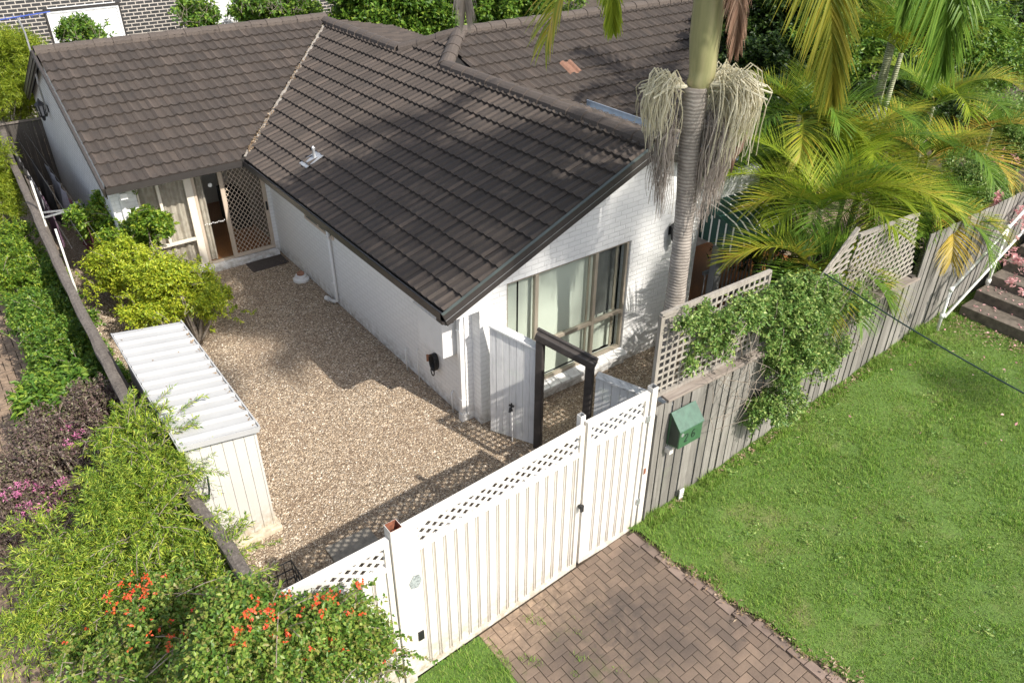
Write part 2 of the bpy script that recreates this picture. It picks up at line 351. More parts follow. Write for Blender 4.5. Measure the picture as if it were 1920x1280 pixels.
def thing(name, label, cat, loc=(0, 0, 0), group=None):
    o = bpy.data.objects.new(name, None); COL.objects.link(o); o.location = loc; o.empty_display_size = .2
    return tag(o, label, cat, group)
class MB:
    """collects shapes in world space, linked as ONE mesh object"""
    def __init__(s): s.v = []; s.f = []; s.m = []; s.sm = False
    def add(s, vs, fs, mi=0):
        o = len(s.v); s.v += [tuple(v) for v in vs]; s.f += [tuple(i+o for i in f) for f in fs]; s.m += [mi]*len(fs)
    def box(s, a, b, mi=0):
        x0, y0, z0 = (min(a[i], b[i]) for i in range(3)); x1, y1, z1 = (max(a[i], b[i]) for i in range(3))
        s.add([(x0, y0, z0), (x1, y0, z0), (x1, y1, z0), (x0, y1, z0), (x0, y0, z1), (x1, y0, z1), (x1, y1, z1), (x0, y1, z1)],
              [(0, 3, 2, 1), (4, 5, 6, 7), (0, 1, 5, 4), (1, 2, 6, 5), (2, 3, 7, 6), (3, 0, 4, 7)], mi)
    def beam(s, a, b, w, h, up=(0, 0, 1), mi=0):
        a, b, up = Vector(a), Vector(b), Vector(up); d = (b-a).normalized(); sd = d.cross(up).normalized()*w/2; u = sd.cross(d).normalized()*h/2
        vs = [a-sd-u, a+sd-u, a+sd+u, a-sd+u, b-sd-u, b+sd-u, b+sd+u, b-sd+u]
        s.add(vs, [(0, 1, 2, 3), (7, 6, 5, 4), (0, 4, 5, 1), (1, 5, 6, 2), (2, 6, 7, 3), (3, 7, 4, 0)], mi)
    def prism(s, pts, d, mi=0):
        """polygon pts (3D) extruded along vector d"""
        n = len(pts); d = Vector(d); vs = [Vector(p) for p in pts]+[Vector(p)+d for p in pts]
        s.add(vs, [tuple(range(n))[::-1], tuple(range(n, 2*n))]+[(i, (i+1) % n, n+(i+1) % n, n+i) for i in range(n)], mi)
    def tube(s, pts, r, k=8, mi=0, cap=True):
        pts = [Vector(p) for p in pts]; n = len(pts); rr = r if isinstance(r, (list, tuple)) else [r]*n
        vs = []; pu = None
        for i, p in enumerate(pts):
            d = (pts[min(i+1, n-1)]-pts[max(i-1, 0)]).normalized()
            if pu is None: pu = d.cross(Vector((.123, .31, .94)) if abs(d.z) < .9 else Vector((1, .1, 0))).normalized()
            u = (pu-d*pu.dot(d)).normalized(); pu = u; v = d.cross(u)
            for j in range(k):
                a = 2*math.pi*j/k; vs.append(p+(u*math.cos(a)+v*math.sin(a))*rr[i])
        fs = [(i*k+j, i*k+(j+1) % k, (i+1)*k+(j+1) % k, (i+1)*k+j) for i in range(n-1) for j in range(k)]
        if cap: fs += [tuple(range(k))[::-1], tuple((n-1)*k+j for j in range(k))]
        s.add(vs, fs, mi)
    def lathe(s, c, prof, k=16, mi=0):
        vs = [(c[0]+r*math.cos(2*math.pi*j/k), c[1]+r*math.sin(2*math.pi*j/k), c[2]+z) for r, z in prof for j in range(k)]
        fs = [(i*k+j, i*k+(j+1) % k, (i+1)*k+(j+1) % k, (i+1)*k+j) for i in range(len(prof)-1) for j in range(k)]
        s.add(vs, fs, mi)
    def build(s, name, mats, parent=None, smooth=False, bevel=0):
        o = link(name, s.v, s.f, mats, parent, s.m, smooth)
        if bevel:
            b = o.modifiers.new('bevel', 'BEVEL'); b.width = bevel; b.segments = 2; b.limit_method = 'ANGLE'
        return o
def one(shape, args, name, mat, parent=None, bevel=0, **k):
    b = MB(); getattr(b, shape)(*args, **k); return b.build(name, mat, parent, bevel=bevel)
def wallpoly(b, axis, c, th, poly, hole=None):
    """vertical wall: polygon in (u,z), plane axis=c, thickness th (towards +), optional rect hole splits it"""
    def p3(u, z): return (c, u, z) if axis == 'X' else (u, c, z)
    d = (th, 0, 0) if axis == 'X' else (0, th, 0)
    b.prism([p3(*q) for q in poly], d)
def clip_half(poly, a, b, c):
    """keep a*x+b*y<=c of a convex 2D polygon"""
    out = []
    for i in range(len(poly)):
        p, q = poly[i], poly[(i+1) % len(poly)]; sp = a*p[0]+b*p[1]-c; sq = a*q[0]+b*q[1]-c
        if sp <= 0: out.append(p)
        if (sp < 0 < sq) or (sq < 0 < sp):
            t = sp/(sp-sq); out.append((p[0]+(q[0]-p[0])*t, p[1]+(q[1]-p[1])*t))
    return out
def lattice(b, poly, y, angs, pitch, wd, th):
    """crossed slats clipped to a convex polygon in the XZ plane at Y=y"""
    for li, ang in enumerate(angs):
        dx, dz = math.cos(ang), math.sin(ang); nx, nz = -dz, dx
        vals = [p[0]*nx+p[1]*nz for p in poly]; k = math.floor(min(vals)/pitch)
        while k*pitch < max(vals):
            c0 = k*pitch; strip = clip_half(clip_half(poly, nx, nz, c0+wd), -nx, -nz, -c0); k += 1
            if len(strip) < 3: continue
            yy = y-li*th
            b.prism([(p[0], yy, p[1]) for p in strip], (0, -th*.95, 0))

# ---------------------------------------------------------------- ground
def gz(x):                                   # street side slope of the ground
    return max(0.0, .1*(x+3.1))
def sheet(name, x0, x1, y0, y1, zf, mat, nx=1, ny=1, poly=None):
    vs = []; fs = []
    for j in range(ny+1):
        for i in range(nx+1):
            x = x0+(x1-x0)*i/nx; y = y0+(y1-y0)*j/ny; vs.append((x, y, zf(x, y)))
    for j in range(ny):
        for i in range(nx): a = j*(nx+1)+i; fs.append((a, a+1, a+nx+2, a+nx+1))
    o = link(name, vs, fs, mat); o['kind'] = 'structure'; return o
sheet('ground', -300, 300, -300, 300, lambda x, y: -.45, 'soil')
sheet('gravel_yard', -4.62, 15, -3.06, 22, lambda x, y: 0.0, 'gravel', 4, 4)
def lawnz(x, y): return .1*(min(x, 8)+3.1) + .012*math.sin(x*2.1+y*1.3)+.01*math.sin(y*3.3)
LX0 = .14
def lawn_edge(y): return .12+(-3.26-y)*.11+.03*math.sin(y*7)+.02*math.sin(y*17)
ys = [-3.07-.15*i for i in range(80)]
vs = []; fs = []
for y in ys:
    for k in range(41):
        x = lawn_edge(y)+(16-lawn_edge(y))*k/40; vs.append((x, y, lawnz(x, y)+.02))
for j in range(len(ys)-1):
    for k in range(40): a = j*41+k; fs.append((a+1, a, a+41, a+42))
o = link('lawn', vs, fs, 'turf'); o['kind'] = 'structure'
sheet('verge', -7.2, -2.2, -14, -3.1, lambda x, y: min(.075, .1*(x+3.1)) if x > -3.1 else -.01, 'turf', 30, 10)
sheet('lane_base', -12, -5.15, -14, 20, lambda x, y: -.33, 'soil')

def herringbone(name, x0, x1, y0, y1, W, zf, mat, gap=.006, clipline=None, h=.03, jit=.0015):
    V = []; F = []
    i0, i1 = math.floor(x0/W)-2, math.ceil(x1/W)+2; j0, j1 = math.floor(y0/W)-2, math.ceil(y1/W)+2
    for i in range(i0, i1):
        for j in range(j0, j1):
            s = (i-j) % 4
            if s == 0: a, b_, c, d = i*W, j*W, (i+2)*W, (j+1)*W
            elif s == 3: a, b_, c, d = i*W, j*W, (i+1)*W, (j+2)*W
            else: continue
            cx, cy = (a+c)/2, (b_+d)/2
            if clipline and cx > clipline(cy): continue
            a, c = max(a, x0), min(c, x1); b_, d = max(b_, y0), min(d, y1)
            if c-a < .03 or d-b_ < .03: continue
            g = gap/2; a += g; c -= g; b_ += g; d -= g; e = .004; dz = random.uniform(-jit, jit)
            o = len(V)
            for (x, y) in ((a, b_), (c, b_), (c, d), (a, d)): V.append((x, y, zf(x, y)-h))
            for (x, y) in ((a, b_), (c, b_), (c, d), (a, d)): V.append((x, y, zf(x, y)+dz-e))
            for (x, y) in ((a+e, b_+e), (c-e, b_+e), (c-e, d-e), (a+e, d-e)): V.append((x, y, zf(x, y)+dz))
            for k in range(4):
                k2 = (k+1) % 4; F.append((o+k, o+k2, o+4+k2, o+4+k)); F.append((o+4+k, o+4+k2, o+8+k2, o+8+k))
            F.append((o+8, o+9, o+10, o+11))
    o = link(name, V, F, mat); o['kind'] = 'structure'; return o
dz_ = lambda x, y: .1*(x+3.1)+.006
herringbone('driveway', -2.34, .9, -9.5, -3.10, .103, dz_, 'paver', clipline=lambda y: lawn_edge(y)-.07)
sheet('driveway_bed', -2.34, .9, -9.6, -3.07, lambda x, y: dz_(x, y)-.012, 'soil', 6, 6)
b = MB(); y = -3.16                            # single course of worn pinkish bricks along the lawn
while y > -9:
    x = lawn_edge(y)-.03; z = dz_(x, y)+.006
    b.add([(x-.115, y-.22, z), (x+.0, y-.22, z), (x, y, z), (x-.115, y, z), (x-.115, y-.22, z-.04), (x, y-.22, z-.04), (x, y, z-.04), (x-.115, y, z-.04)],
          [(0, 1, 2, 3), (4, 5, 1, 0), (5, 6, 2, 1), (7, 3, 2, 6), (4, 0, 3, 7)]); y -= .232
o = b.build('driveway_edging', 'paver_edge'); o['kind'] = 'structure'
herringbone('lane_paving', -9, -5.5, -9, 16, .13, lambda x, y: -.30, 'paver', gap=.012, jit=.003)

# ---------------------------------------------------------------- the house
S = .42; S2 = .36; EX = -.75; EZ = 2.45
RX, RZ = 3.15, EZ+S*(3.15+.75)           # ridge running back from the front gable
RY1 = 11.65; RZ1 = EZ+S*(RY1-7.55)       # ridge over the door wing
HY, HZ = 6.84, EZ+S*(4.07+.75)           # ridge of the main block, hip end at x=4.07
house = thing('house', 'white painted brick house with brown tiled gable roofs behind the white gate', 'house', (0, .3, 0))
def tiles(O, u, v, n, nu, nv, w, e, clips):
    FMI = []; K = 20; t = np.linspace(0, 1, K+1); q = (t*2) % 1.0; q[-1] = 1
    prof = .036*np.exp(-((q-.30)/.19)**2)+.005*np.exp(-((q-.74)/.05)**2)+.005*np.exp(-((q-.93)/.05)**2)
    O, u, v, n = (np.array(a, float) for a in (O, u, v, n)); V = []; F = []
    base = np.zeros((K, 4), int)
    for j in range(nv):
        for i in range(nu):
            ju = RNG.uniform(-.003, .003); jz = RNG.uniform(0, .005); g = .004
            p0 = O+u*(i*w)+v*(j*e+RNG.uniform(-.004, .004))
            us = (g/2+t*(w-g))[:, None]*u
            low = p0+us+n*(prof+.054+jz)[:, None]; hi = p0+us+v*(e+.05)+n*(prof+.004+jz)[:, None]; nose = p0+us+n*(-.004+prof*.55)[:, None]+v*.004
            o = len(V)*(3*(K+1)); V.append(np.vstack([nose, low, hi]))
            a = np.arange(K)+o; k1 = K+1
            lt = (RNG.random() < .8)*((t[:-1] < .27)|((t[:-1]>.5)&(t[:-1]<.77)&(RNG.random()<.25))).astype(int)*np.ones(K,int); FMI += [lt*0, lt]
            F.append(np.stack([a, a+1, a+1+k1, a+k1], 1)); F.append(np.stack([a+k1, a+1+k1, a+1+2*k1, a+2*k1], 1))
    return np.vstack(V), np.vstack(F), np.concatenate(FMI)
def slope(O, u, v, n, nu, nv, w, e, clips, parent=house, name='roof_slope'):
    V, F, mi = tiles(O, u, v, n, nu, nv, w, e, clips)
    o = link(name, V, F, ['roof_tile', 'roof_tile_light'], parent, fm=mi, smooth=False)
    bm = bmesh.new(); bm.from_mesh(o.data)
    for a, b_, c in clips:
        L = Vector((a, b_, 0)); k = c/L.length; L.normalize()
        bmesh.ops.bisect_plane(bm, geom=bm.verts[:]+bm.edges[:]+bm.faces[:], plane_co=L*k, plane_no=L, clear_outer=True)
    for f in bm.faces: f.smooth = True
    for ed in bm.edges:
        if len(ed.link_faces) == 2 and ed.calc_face_angle(0) > .6: ed.smooth = False
    bm.to_mesh(o.data); bm.free(); return o
c_, s_ = math.cos(math.atan(S)), math.sin(math.atan(S)); c2, s2 = math.cos(math.atan(S2)), math.sin(math.atan(S2))
WT, ET = .37, .335
VALL = 8.3
slope((EX+.02, -.02, EZ), (0, 1, 0), (c_, 0, s_), (-s_, 0, c_), 37, 14, WT, ET, [(-1, 1, VALL-.05), (1, 0, RX+.04), (0, 1, RY1)])
slope((EX+.02, -.02, EZ), (0, 1, 0), (c_, 0, s_), (-s_, 0, c_), 26, 17, WT, ET, [(-1, 0, -RX-.04), (1, -1, -2.77), (1, 1, 10.91)])
slope((-3.40, 7.52, EZ), (1, 0, 0), (0, c_, s_), (0, -s_, c_), 20, 14, WT, ET, [(1, -1, -VALL-.05), (0, 1, RY1+.03)])
slope((3.6, 1.4, EZ-S*(7.55-1.4)+ (HZ-(EZ+S*(HY-7.55)))), (1, 0, 0), (0, c_, s_), (0, -s_, c_), 24, 18, WT, ET, [(1, 0, 12), (-1, 1, 2.77), (-S2, -S, -(S2*RX+RZ-HZ+S*HY)), (0, 1, HY+.02)])
XE = 5.1; NV = 7
S3 = .20; c3, s3 = math.cos(math.atan(S3)), math.sin(math.atan(S3))
slope((XE, 11.7, RZ-S3*(XE-RX)), (0, -1, 0), (-c3, 0, s3), (s3, 0, c3), 12, NV, WT, ET, [(0, -1, -7.68), (-1, 0, -RX+.04), (0, 1, RY1+.1)])
slope((XE, 6.0, RZ-S2*(XE-RX)), (0, -1, 0), (-c2, 0, s2), (s2, 0, c2), 19, NV, WT, ET, [(S2, S, S2*RX+RZ-HZ+S*HY), (0, -1, .02), (-1, 0, -RX+.04)])
# decks keep the roof solid under the tiles
b = MB()
def zS(x): return EZ+S*(x-EX)-.015
b.prism([(EX+.04, 0, zS(EX)), (RX, 0, zS(RX)), (RX, RY1, zS(RX)), (EX+.04, 7.6, zS(EX))], (0, 0, -.03))
b.prism([(RX, 5.93, zS(RX)), (4.07, 6.84, zS(4.07)), (RX, 7.75, zS(RX))], (0, 0, -.03))
def zF(y): return EZ+S*(y-7.55)-.015
b.prism([(-3.38, 7.58, zF(7.55)), (EX+.04, 7.58, zF(7.55)), (RX, RY1, zF(RY1)), (-3.38, RY1, zF(RY1))], (0, 0, -.03))
b.prism([(-3.38, RY1, zF(RY1)), (RX, RY1, zF(RY1)), (RX, 15.7, EZ), (-3.38, 15.7, EZ)], (0, 0, -.03))
def z4(y): return HZ-S*(HY-y)-.02
b.prism([(4.07, HY, z4(HY)), (RX, 5.93, z4(5.93)), (5.3, 4.06, z4(4.06)), (5.3, 1.5, z4(1.5)), (12, 1.5, z4(1.5)), (12, HY, z4(HY))], (0, 0, -.03))
b.prism([(4.07, HY, z4(HY)), (12, HY, z4(HY)), (12, 12, z4(HY)-2.1), (3.3, 12, z4(HY)-2.1), (3.3, 7.7, z4(HY)-.35)], (0, 0, -.03))
zR = lambda x: RZ-S2*(x-RX)-.015
b.prism([(RX, 0, zR(RX)), (5.08, 0, zR(5.08)), (5.08, 4.3, zR(5.08)), (RX, 5.93, zR(RX))], (0, 0, -.03))
b.prism([(RX, 7.75, zR(RX)), (5.08, 7.75, RZ-.20*1.93-.015), (5.08, RY1, RZ-.20*1.93-.015), (RX, RY1, zR(RX))], (0, 0, -.03))
b.build('roof_deck', 'dark_void', house)
def zS_(x): return EZ+S*(x-EX)
def ridge(A, B, wd=.15, step=.39, lift=.02, name='ridge_capping', mat='ridge_tile'):
    A, B = Vector(A), Vector(B); d = (B-A); L = d.length; d.normalize(); sd = d.cross(Vector((0, 0, 1))).normalized(); up = sd.cross(d).normalized()
    m = MB(); n = max(1, round(L/step)); st = L/n
    for i in range(n):
        a = A+d*(i*st-.02)+up*(lift+.012); c = A+d*((i+1)*st+.01)+up*lift
        prof = [(-1, -.062), (-.93, -.005), (-.62, .028), (-.2, .052), (.2, .052), (.62, .028), (.93, -.005), (1, -.062)]
        k = len(prof); j1 = random.uniform(-.006, .006); vs = []
        for p, sc in ((a, 1.06), (c, .97)):
            for x, z in prof: vs.append(p+sd*(x*wd*sc+j1)+up*z*1.15)
        for p, sc in ((a, 1.0), (c, .9)):
            for x, z in prof: vs.append(p+sd*(x*wd*sc+j1)+up*(z*1.15-.03))
        fs = [(q, q+1, k+q+1, k+q) for q in range(k-1)]+[(2*k+q, 3*k+q, 3*k+q+1, 2*k+q+1) for q in range(k-1)]
        fs += [(q+1, q, 2*k+q, 2*k+q+1) for q in range(k-1)]+[(k+q, k+q+1, 3*k+q+1, 3*k+q) for q in range(k-1)]
        fs += [(0, k, 3*k, 2*k), (2*k-1, k-1, 3*k-1, 4*k-1)]
        m.add(vs, fs)
        mm = 0
    return m.build(name, mat, house)
ridge((-3.40, RY1, RZ1+.03), (RX+.05, RY1, RZ1+.03))
ridge((RX, 0.0, RZ+.04), (RX, 5.93, RZ+.04))
ridge((RX, 7.78, RZ+.04), (RX, RY1-.1, RZ+.05), wd=.16)
ridge((RX, 5.93, RZ+.04), (4.09, HY, HZ+.05))
ridge((RX, 7.75, RZ+.04), (4.05, HY, HZ+.04))
ridge((4.07, HY, HZ+.05), (12, HY, HZ+.05))
q = P(1090, 140, Z=3.9)
for k_ in range(6):
    d_ = CR*(1082-960)/FPX-CU*(140-640)/FPX+CF; yy = q[1]; zz = HZ-S*(HY-yy)+.06; q = P(1082, 140, Z=zz)
m = MB(); pr_ = [(-.15, .0), (-.11, .03), (-.06, .036), (-.02, .004), (.03, .0), (.06, .028), (.10, .034), (.14, .002)]
vs_ = [(q[0]+u, q[1]+v*c_, zz+w_+v*s_+.02) for v in (0, .34) for u, w_ in pr_]; m.add(vs_, [(k, k+1, k+9, k+8) for k in range(7)]); m.build('replaced_tile', 'orange_tile', house)
vs = []; fs = []; n_ = 90                                # uneven mortar bedding under the gable ridge, one strip
for i in range(n_+1):
    y = .05+5.8*i/n_; w_ = random.uniform(.0, .03); vs += [(RX-.155-w_, y, zS_(RX-.155-w_)+.045), (RX-.13, y, RZ+.01)]
for i in range(n_): a = 2*i; fs.append((a, a+1, a+3, a+2))
link('mortar_bedding', vs, fs, 'mortar', house)
b = MB(); n = 46                                    # pale open valley with leaf litter
for i in range(n):
    t0, t1 = i/n, (i+1)/n
    def q(t, o, lift): x = EX+.06+(RX-EX)*t; return (x+o*.7071, x+VALL-o*.7071, EZ+S*(x-EX)+lift+.03)
    wL = .055+.014*math.sin(i*2.1)+random.uniform(-.008, .008); wR = .055+.012*math.cos(i*1.7)+random.uniform(-.008, .008)
    b.add([q(t0, -wL, .0), q(t0, wR, .0), q(t1, wR, .0), q(t1, -wL, .0)], [(0, 1, 2, 3)])
b.build('valley_flashing', 'valley_grey', house)
def scatter_litter(name, parent, pts, size, mat, lift=.01):
    C = np.array(pts); n = len(C); a = RNG.uniform(0, 6.28, n); D = np.stack([np.cos(a), np.sin(a), RNG.uniform(-.3, .6, n)], 1)
    V, F = leaf_cards(C+np.array([0, 0, lift]), D, size[0]*RNG.uniform(.6, 1.3, n), size[1]*RNG.uniform(.6, 1.3, n), .2)
    return link(name, V, F, mat, parent)

def leaf_cards(C, D, L, W, fold=.3, curl=.15):
    """n folded diamond leaves: base, two sides, tip -> 2 triangles each"""
    n = len(C); D = D/np.maximum(np.linalg.norm(D, axis=1), 1e-6)[:, None]
    up = RNG.normal(size=(n, 3))*.55+np.array([0, 0, 1.0]); sd = np.cross(D, up); sd /= np.maximum(np.linalg.norm(sd, axis=1), 1e-6)[:, None]
    N = np.cross(sd, D); L = np.broadcast_to(L, (n,))[:, None]; W = np.broadcast_to(W, (n,))[:, None]
    mid = C+D*L*.45; V = np.empty((n, 4, 3)); V[:, 0] = C; V[:, 1] = mid+sd*W*.5+N*W*fold*.5; V[:, 2] = C+D*L-N*L*curl; V[:, 3] = mid-sd*W*.5+N*W*fold*.5
    i = np.arange(n)*4; F = np.concatenate([np.stack([i, i+1, i+2], 1), np.stack([i, i+2, i+3], 1)]); return V.reshape(-1, 3), F
pts = []
for k in range(420):
    t = random.choice([random.uniform(.02, .16), random.uniform(.02, .3), random.gauss(.55, .06), random.uniform(0, 1)]); t = min(max(t, 0), 1)
    x = EX+.06+(RX-EX)*t; o_ = random.gauss(0, .035); pts.append((x+o_*.7, x+VALL-o_*.7, EZ+S*(x-EX)+.045))
lit = scatter_litter('leaf_litter', house, pts, (.05, .025), 'dry_leaf'); lit['kind'] = 'stuff'
# walls
def top(x): return min(EZ+S*(x-EX), RZ-S2*(x-RX))-.09
b = MB()
wallpoly(b, 'Y', .22, .22, [(0, 0), (.5, 0), (.5, top(.5)), (0, top(0))])
wallpoly(b, 'Y', .22, .22, [(.5, 0), (3.06, 0), (3.06, .27), (.5, .27)])
wallpoly(b, 'Y', .22, .22, [(.5, 2.42), (3.06, 2.42), (3.06, top(3.06)), (.5, top(.5))])
wallpoly(b, 'Y', .22, .22, [(3.06, 0), (4.72, 0), (4.72, top(4.72)), (3.15, top(3.15)), (3.06, top(3.06))])
b.prism([(4.72, .25, 2.58), (6.3, .25, 2.58), (6.3, .25, 3.0), (4.72, .25, 3.0)], (0, .18, 0))
b.box((4.5, .45, 0), (4.70, 4.2, 2.9))
b.build('gable_wall', 'white_brick', house)
b = MB(); b.box((-.13, .44, 0), (.08, 8.32, 2.60)); b.box((-.02, .44, 2.55), (.08, 8.3, 2.62))
b.prism([(-.70, .1, 2.385), (-.05, .1, 2.385), (-.05, .1, 2.60), (-.50, .1, 2.48)], (0, .11, 0))
b.build('side_wall', 'white_brick', house)
b = MB(); wallpoly(b, 'Y', 8.13, .2, [(-3.3, 0), (-2.82, 0), (-2.82, 2.6), (-3.3, 2.6)])
wallpoly(b, 'Y', 8.13, .2, [(-2.82, 0), (-.22, 0), (-.22, .11), (-2.82, .11)])
wallpoly(b, 'Y', 8.13, .2, [(-2.82, 2.27), (-.22, 2.27), (-.22, 2.6), (-2.82, 2.6)])
wallpoly(b, 'Y', 8.13, .2, [(-.22, 0), (-.131, 0), (-.131, 2.6), (-.22, 2.6)])
b.box((-2.82, 7.98, 0), (-.20, 8.13, .10))
b.build('door_wall', 'white_brick', house)
b = MB(); wallpoly(b, 'X', -3.3, .2, [(8.34, 0), (15.6, 0), (15.6, EZ), (RY1, RZ1-.1), (8.34, EZ+S*.7)])
b.prism([(-3.298, 8.131, 0), (-3.298, 8.34, 0), (-3.298, 8.34, EZ+.2), (-3.298, 8.131, EZ+.15)], (.1, 0, 0))
b.build('gable_end_wall', 'white_brick_fine', house)
b = MB(); b.box((-.70, .12, 2.365), (-.13, 7.6, 2.38)); b.box((-3.3, 7.60, 2.365), (-.13, 8.13, 2.38)); b.build('soffit', 'white_paint', house)
one('box', ((-3.2, 8.9, -.1), (3.0, 15.5, -.02)), 'floor_slab', 'concrete', house)
# gutters: an open trough profile swept along the eaves
def gutter(name, A, B, out, mat='gutter_dark', wd=.115, h=.13):
    A, B, out = Vector(A), Vector(B), Vector(out); z = Vector((0, 0, 1)); m = MB(); d = B-A
    pr_ = [(0, 0), (-wd*.85, 0), (-wd, .012), (-wd, h), (-wd-.012, h+.004), (-wd-.012, h-.010), (-wd-.006, .006), (-wd*.85, -.008), (.004, -.008), (.004, h*.9), (0, h*.9)]
    m.prism([A-out*x+z*y for x, y in pr_], d); return m.build(name, mat, house)
gutter('gutter', (-.68, .0, 2.345), (-.68, 7.51, 2.345), (-1, 0, 0))
gutter('gutter', (-3.42, 7.62, 2.345), (-.692, 7.62, 2.345), (0, -1, 0))
gutter('gutter', (5.04, .05, zR(5.1)+.0), (5.04, 4.0, zR(5.1)+.0), (1, 0, 0), 'gal_blue', .26, .13)
b = MB(); b.beam((-.66, .0, 2.40), (-.66, 7.6, 2.40), .025, .17); b.beam((-3.4, 7.64, 2.40), (-.65, 7.64, 2.40), .025, .17); b.build('fascia', 'barge_dark', house)
# barge boards of the street gable
def barge(A, B, out, name='barge_board', trim=1):
    A, B, out = Vector(A), Vector(B), Vector(out); d = (B-A).normalized(); up = out.cross(d); up = up if up.z > 0 else -up
    m = MB()
    m.beam(A-up*.085, B-up*.085, .03, .20, up, 0)
    m.beam(A-up*.045+out*.022, B-up*.045+out*.022, .014, .10, up, 0)
    m.beam(A-up*.20+out*-.025, B-up*.20+out*-.025, .02, .06, up, 0)
    m.beam(A+up*.022+out*.012, B+up*.022+out*.012, .05, .012, up, trim)
    m.beam(A-up*.095+out*.031, B-up*.095+out*.031, .004, .006, up, 2)
    return m.build(name, ['barge_dark', 'flash_green', 'gal'], house)
dn = Vector((0, 0, .05))
barge((-.80, -.05, EZ-S*.05+.03), (RX, -.05, RZ+.03), (0, -1, 0))
barge((RX, -.05, RZ+.03), (5.12, -.05, zR(5.12)+.04), (0, -1, 0))
barge((-3.44, 7.50, EZ+.01), (-3.44, RY1, RZ1+.02), (-1, 0, 0), trim=0)
barge((-3.44, RY1, RZ1+.02), (-3.44, 15.8, EZ+.01), (-1, 0, 0), trim=0)
b = MB(); b.box((-.80, -.04, 2.30), (-.66, .12, 2.345)); b.box((-.74, -.02, 2.26), (-.60, .14, 2.30)); b.build('gutter_stop', 'barge_dark', house)
b = MB(); b.prism([(-.62, -.03, 2.36), (-.1, -.03, 2.50), (-.1, -.03, 2.30), (-.62, -.03, 2.30)], (0, .16, 0)); 
b.prism([(-.55, .125, 2.30), (0, .125, 2.30), (0, .125, top(0)), (-.55, .125, 2.42)], (0, .09, 0)); b.build('eave_boxing', 'white_paint', house)
# downpipes
def pipe(pts, r, name, mat='white_paint', parent=house, k=10):
    m = MB(); m.tube(pts, r, k); return m.build(name, mat, parent, smooth=True)
d1 = pipe([(-.19, 5.10, 2.35), (-.175, 5.10, .30), (-.17, 5.09, .12), (-.20, 5.16, .07), (-.24, 5.36, .05)], .035, 'downpipe')
for z in (.5, 1.5): one('tube', ([(-.20, 5.10, z), (-.195, 5.10, z+.03)], .045, 10), 'pipe_bracket', 'white_paint', d1)
one('tube', ([(-.24, 5.34, .055), (-.26, 5.46, .045)], .05, 10), 'pipe_shoe', 'white_paint', d1)
b = MB(); b.box((-.21, .46, .1), (-.135, .54, 2.36)); b.box((-.225, .45, -.02), (-.12, .55, .14))
for z in (.4, 1.7): b.box((-.22, .45, z), (-.132, .55, z+.03))
b.build('downpipe', 'white_paint', house)
b = MB(); b.box((-3.15, 8.055, .05), (-3.07, 8.125, 2.15)); b.box((-3.17, 7.72, 2.12), (-3.04, 8.12, 2.24)); b.build('downpipe', 'white_paint', house)
# meter box
mb = MB(); mb.box((-.42, .62, 1.22), (-.135, 1.36, 1.88)); mbo = mb.build('meter_box', 'white_paint', house, bevel=.008)
b = MB(); b.prism([(-.47, .59, 1.885), (-.132, .59, 1.95), (-.132, .59, 1.97), (-.47, .59, 1.90)], (0, .80, 0)); b.build('hood', 'white_paint', mbo)
# gable window
def frame(name, rects, y0, y1, mat, parent, axis='Y', bevel=.004):
    m = MB()
    for (x0, z0, x1, z1) in rects:
        if axis == 'Y': m.box((x0, y0, z0), (x1, y1, z1))
        else: m.box((y0, x0, z0), (y1, x1, z1))
    return m.build(name, mat, parent, bevel=bevel)
X0, X1, Z0, Z1 = .50, 3.06, .30, 2.42
win = frame('window', [(X0, Z0, X1, Z0+.06), (X0, Z1-.05, X1, Z1), (X0, Z0+.061, X0+.05, Z1-.051), (X1-.05, Z0+.061, X1, Z1-.051),
                       (1.08, Z0+.061, 1.15, Z1-.051), (2.32, Z0+.061, 2.38, Z1-.051), (1.151, 1.03, 2.319, 1.09), (2.381, 1.03, X1-.051, 1.09)], .26, .33, 'frame_bronze', house)
frame('sliding_sash', [(2.84, Z0+.07, 2.90, 1.02), (2.84, 1.1, 2.90, Z1-.06), (2.24, Z0+.07, 2.28, 1.02), (2.24, 1.1, 2.28, Z1-.06)], .335, .355, 'frame_bronze', win)
g = MB()
for (a, c) in ((X0+.05, 1.08), (1.15, 2.32), (2.38, X1-.05)): g.box((a, .300, Z0+.06), (c, .304, Z1-.05))
g.build('glass_pane', 'glass', win)
def curtain(name, x0, x1, y, z0, z1, amp, pitch, mat, parent, seed=0):
    n = int((x1-x0)/pitch*10)+2; rr = random.Random(seed); vs = []; fs = []
    ph = rr.uniform(0, 6)
    for k in range(n+1):
        x = x0+(x1-x0)*k/n; yy = y+amp*math.sin(x/pitch*6.283+ph+math.sin(x*7+seed))+amp*.5*math.sin(x/pitch*2.9+seed)
        vs += [(x, yy*1.0, z0), (x, y+(yy-y)*.7, z1)]
    for k in range(n): a = 2*k; fs.append((a, a+2, a+3, a+1))
    return link(name, vs, fs, mat, parent, smooth=True)
curtain('blind', X0+.02, .82, .40, Z0+.05, Z1, .004, .5, 'blind', win)
curtain('blind', .86, 1.12, .41, Z0+.05, Z1, .004, .5, 'blind', win)
curtain('blind', 1.12, 2.44, .42, Z0+.02, Z1-.02, .006, .8, 'blind', win)
curtain('blind', 2.37, 3.05, .45, .9, Z1, .01, .2, 'blind_dark', win)
curtain('blind', 2.37, 3.02, .44, Z0+.02, 1.05, .008, .3, 'blind', win)
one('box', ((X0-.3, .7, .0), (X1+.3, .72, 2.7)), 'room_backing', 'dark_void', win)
b = MB(); nb = 12
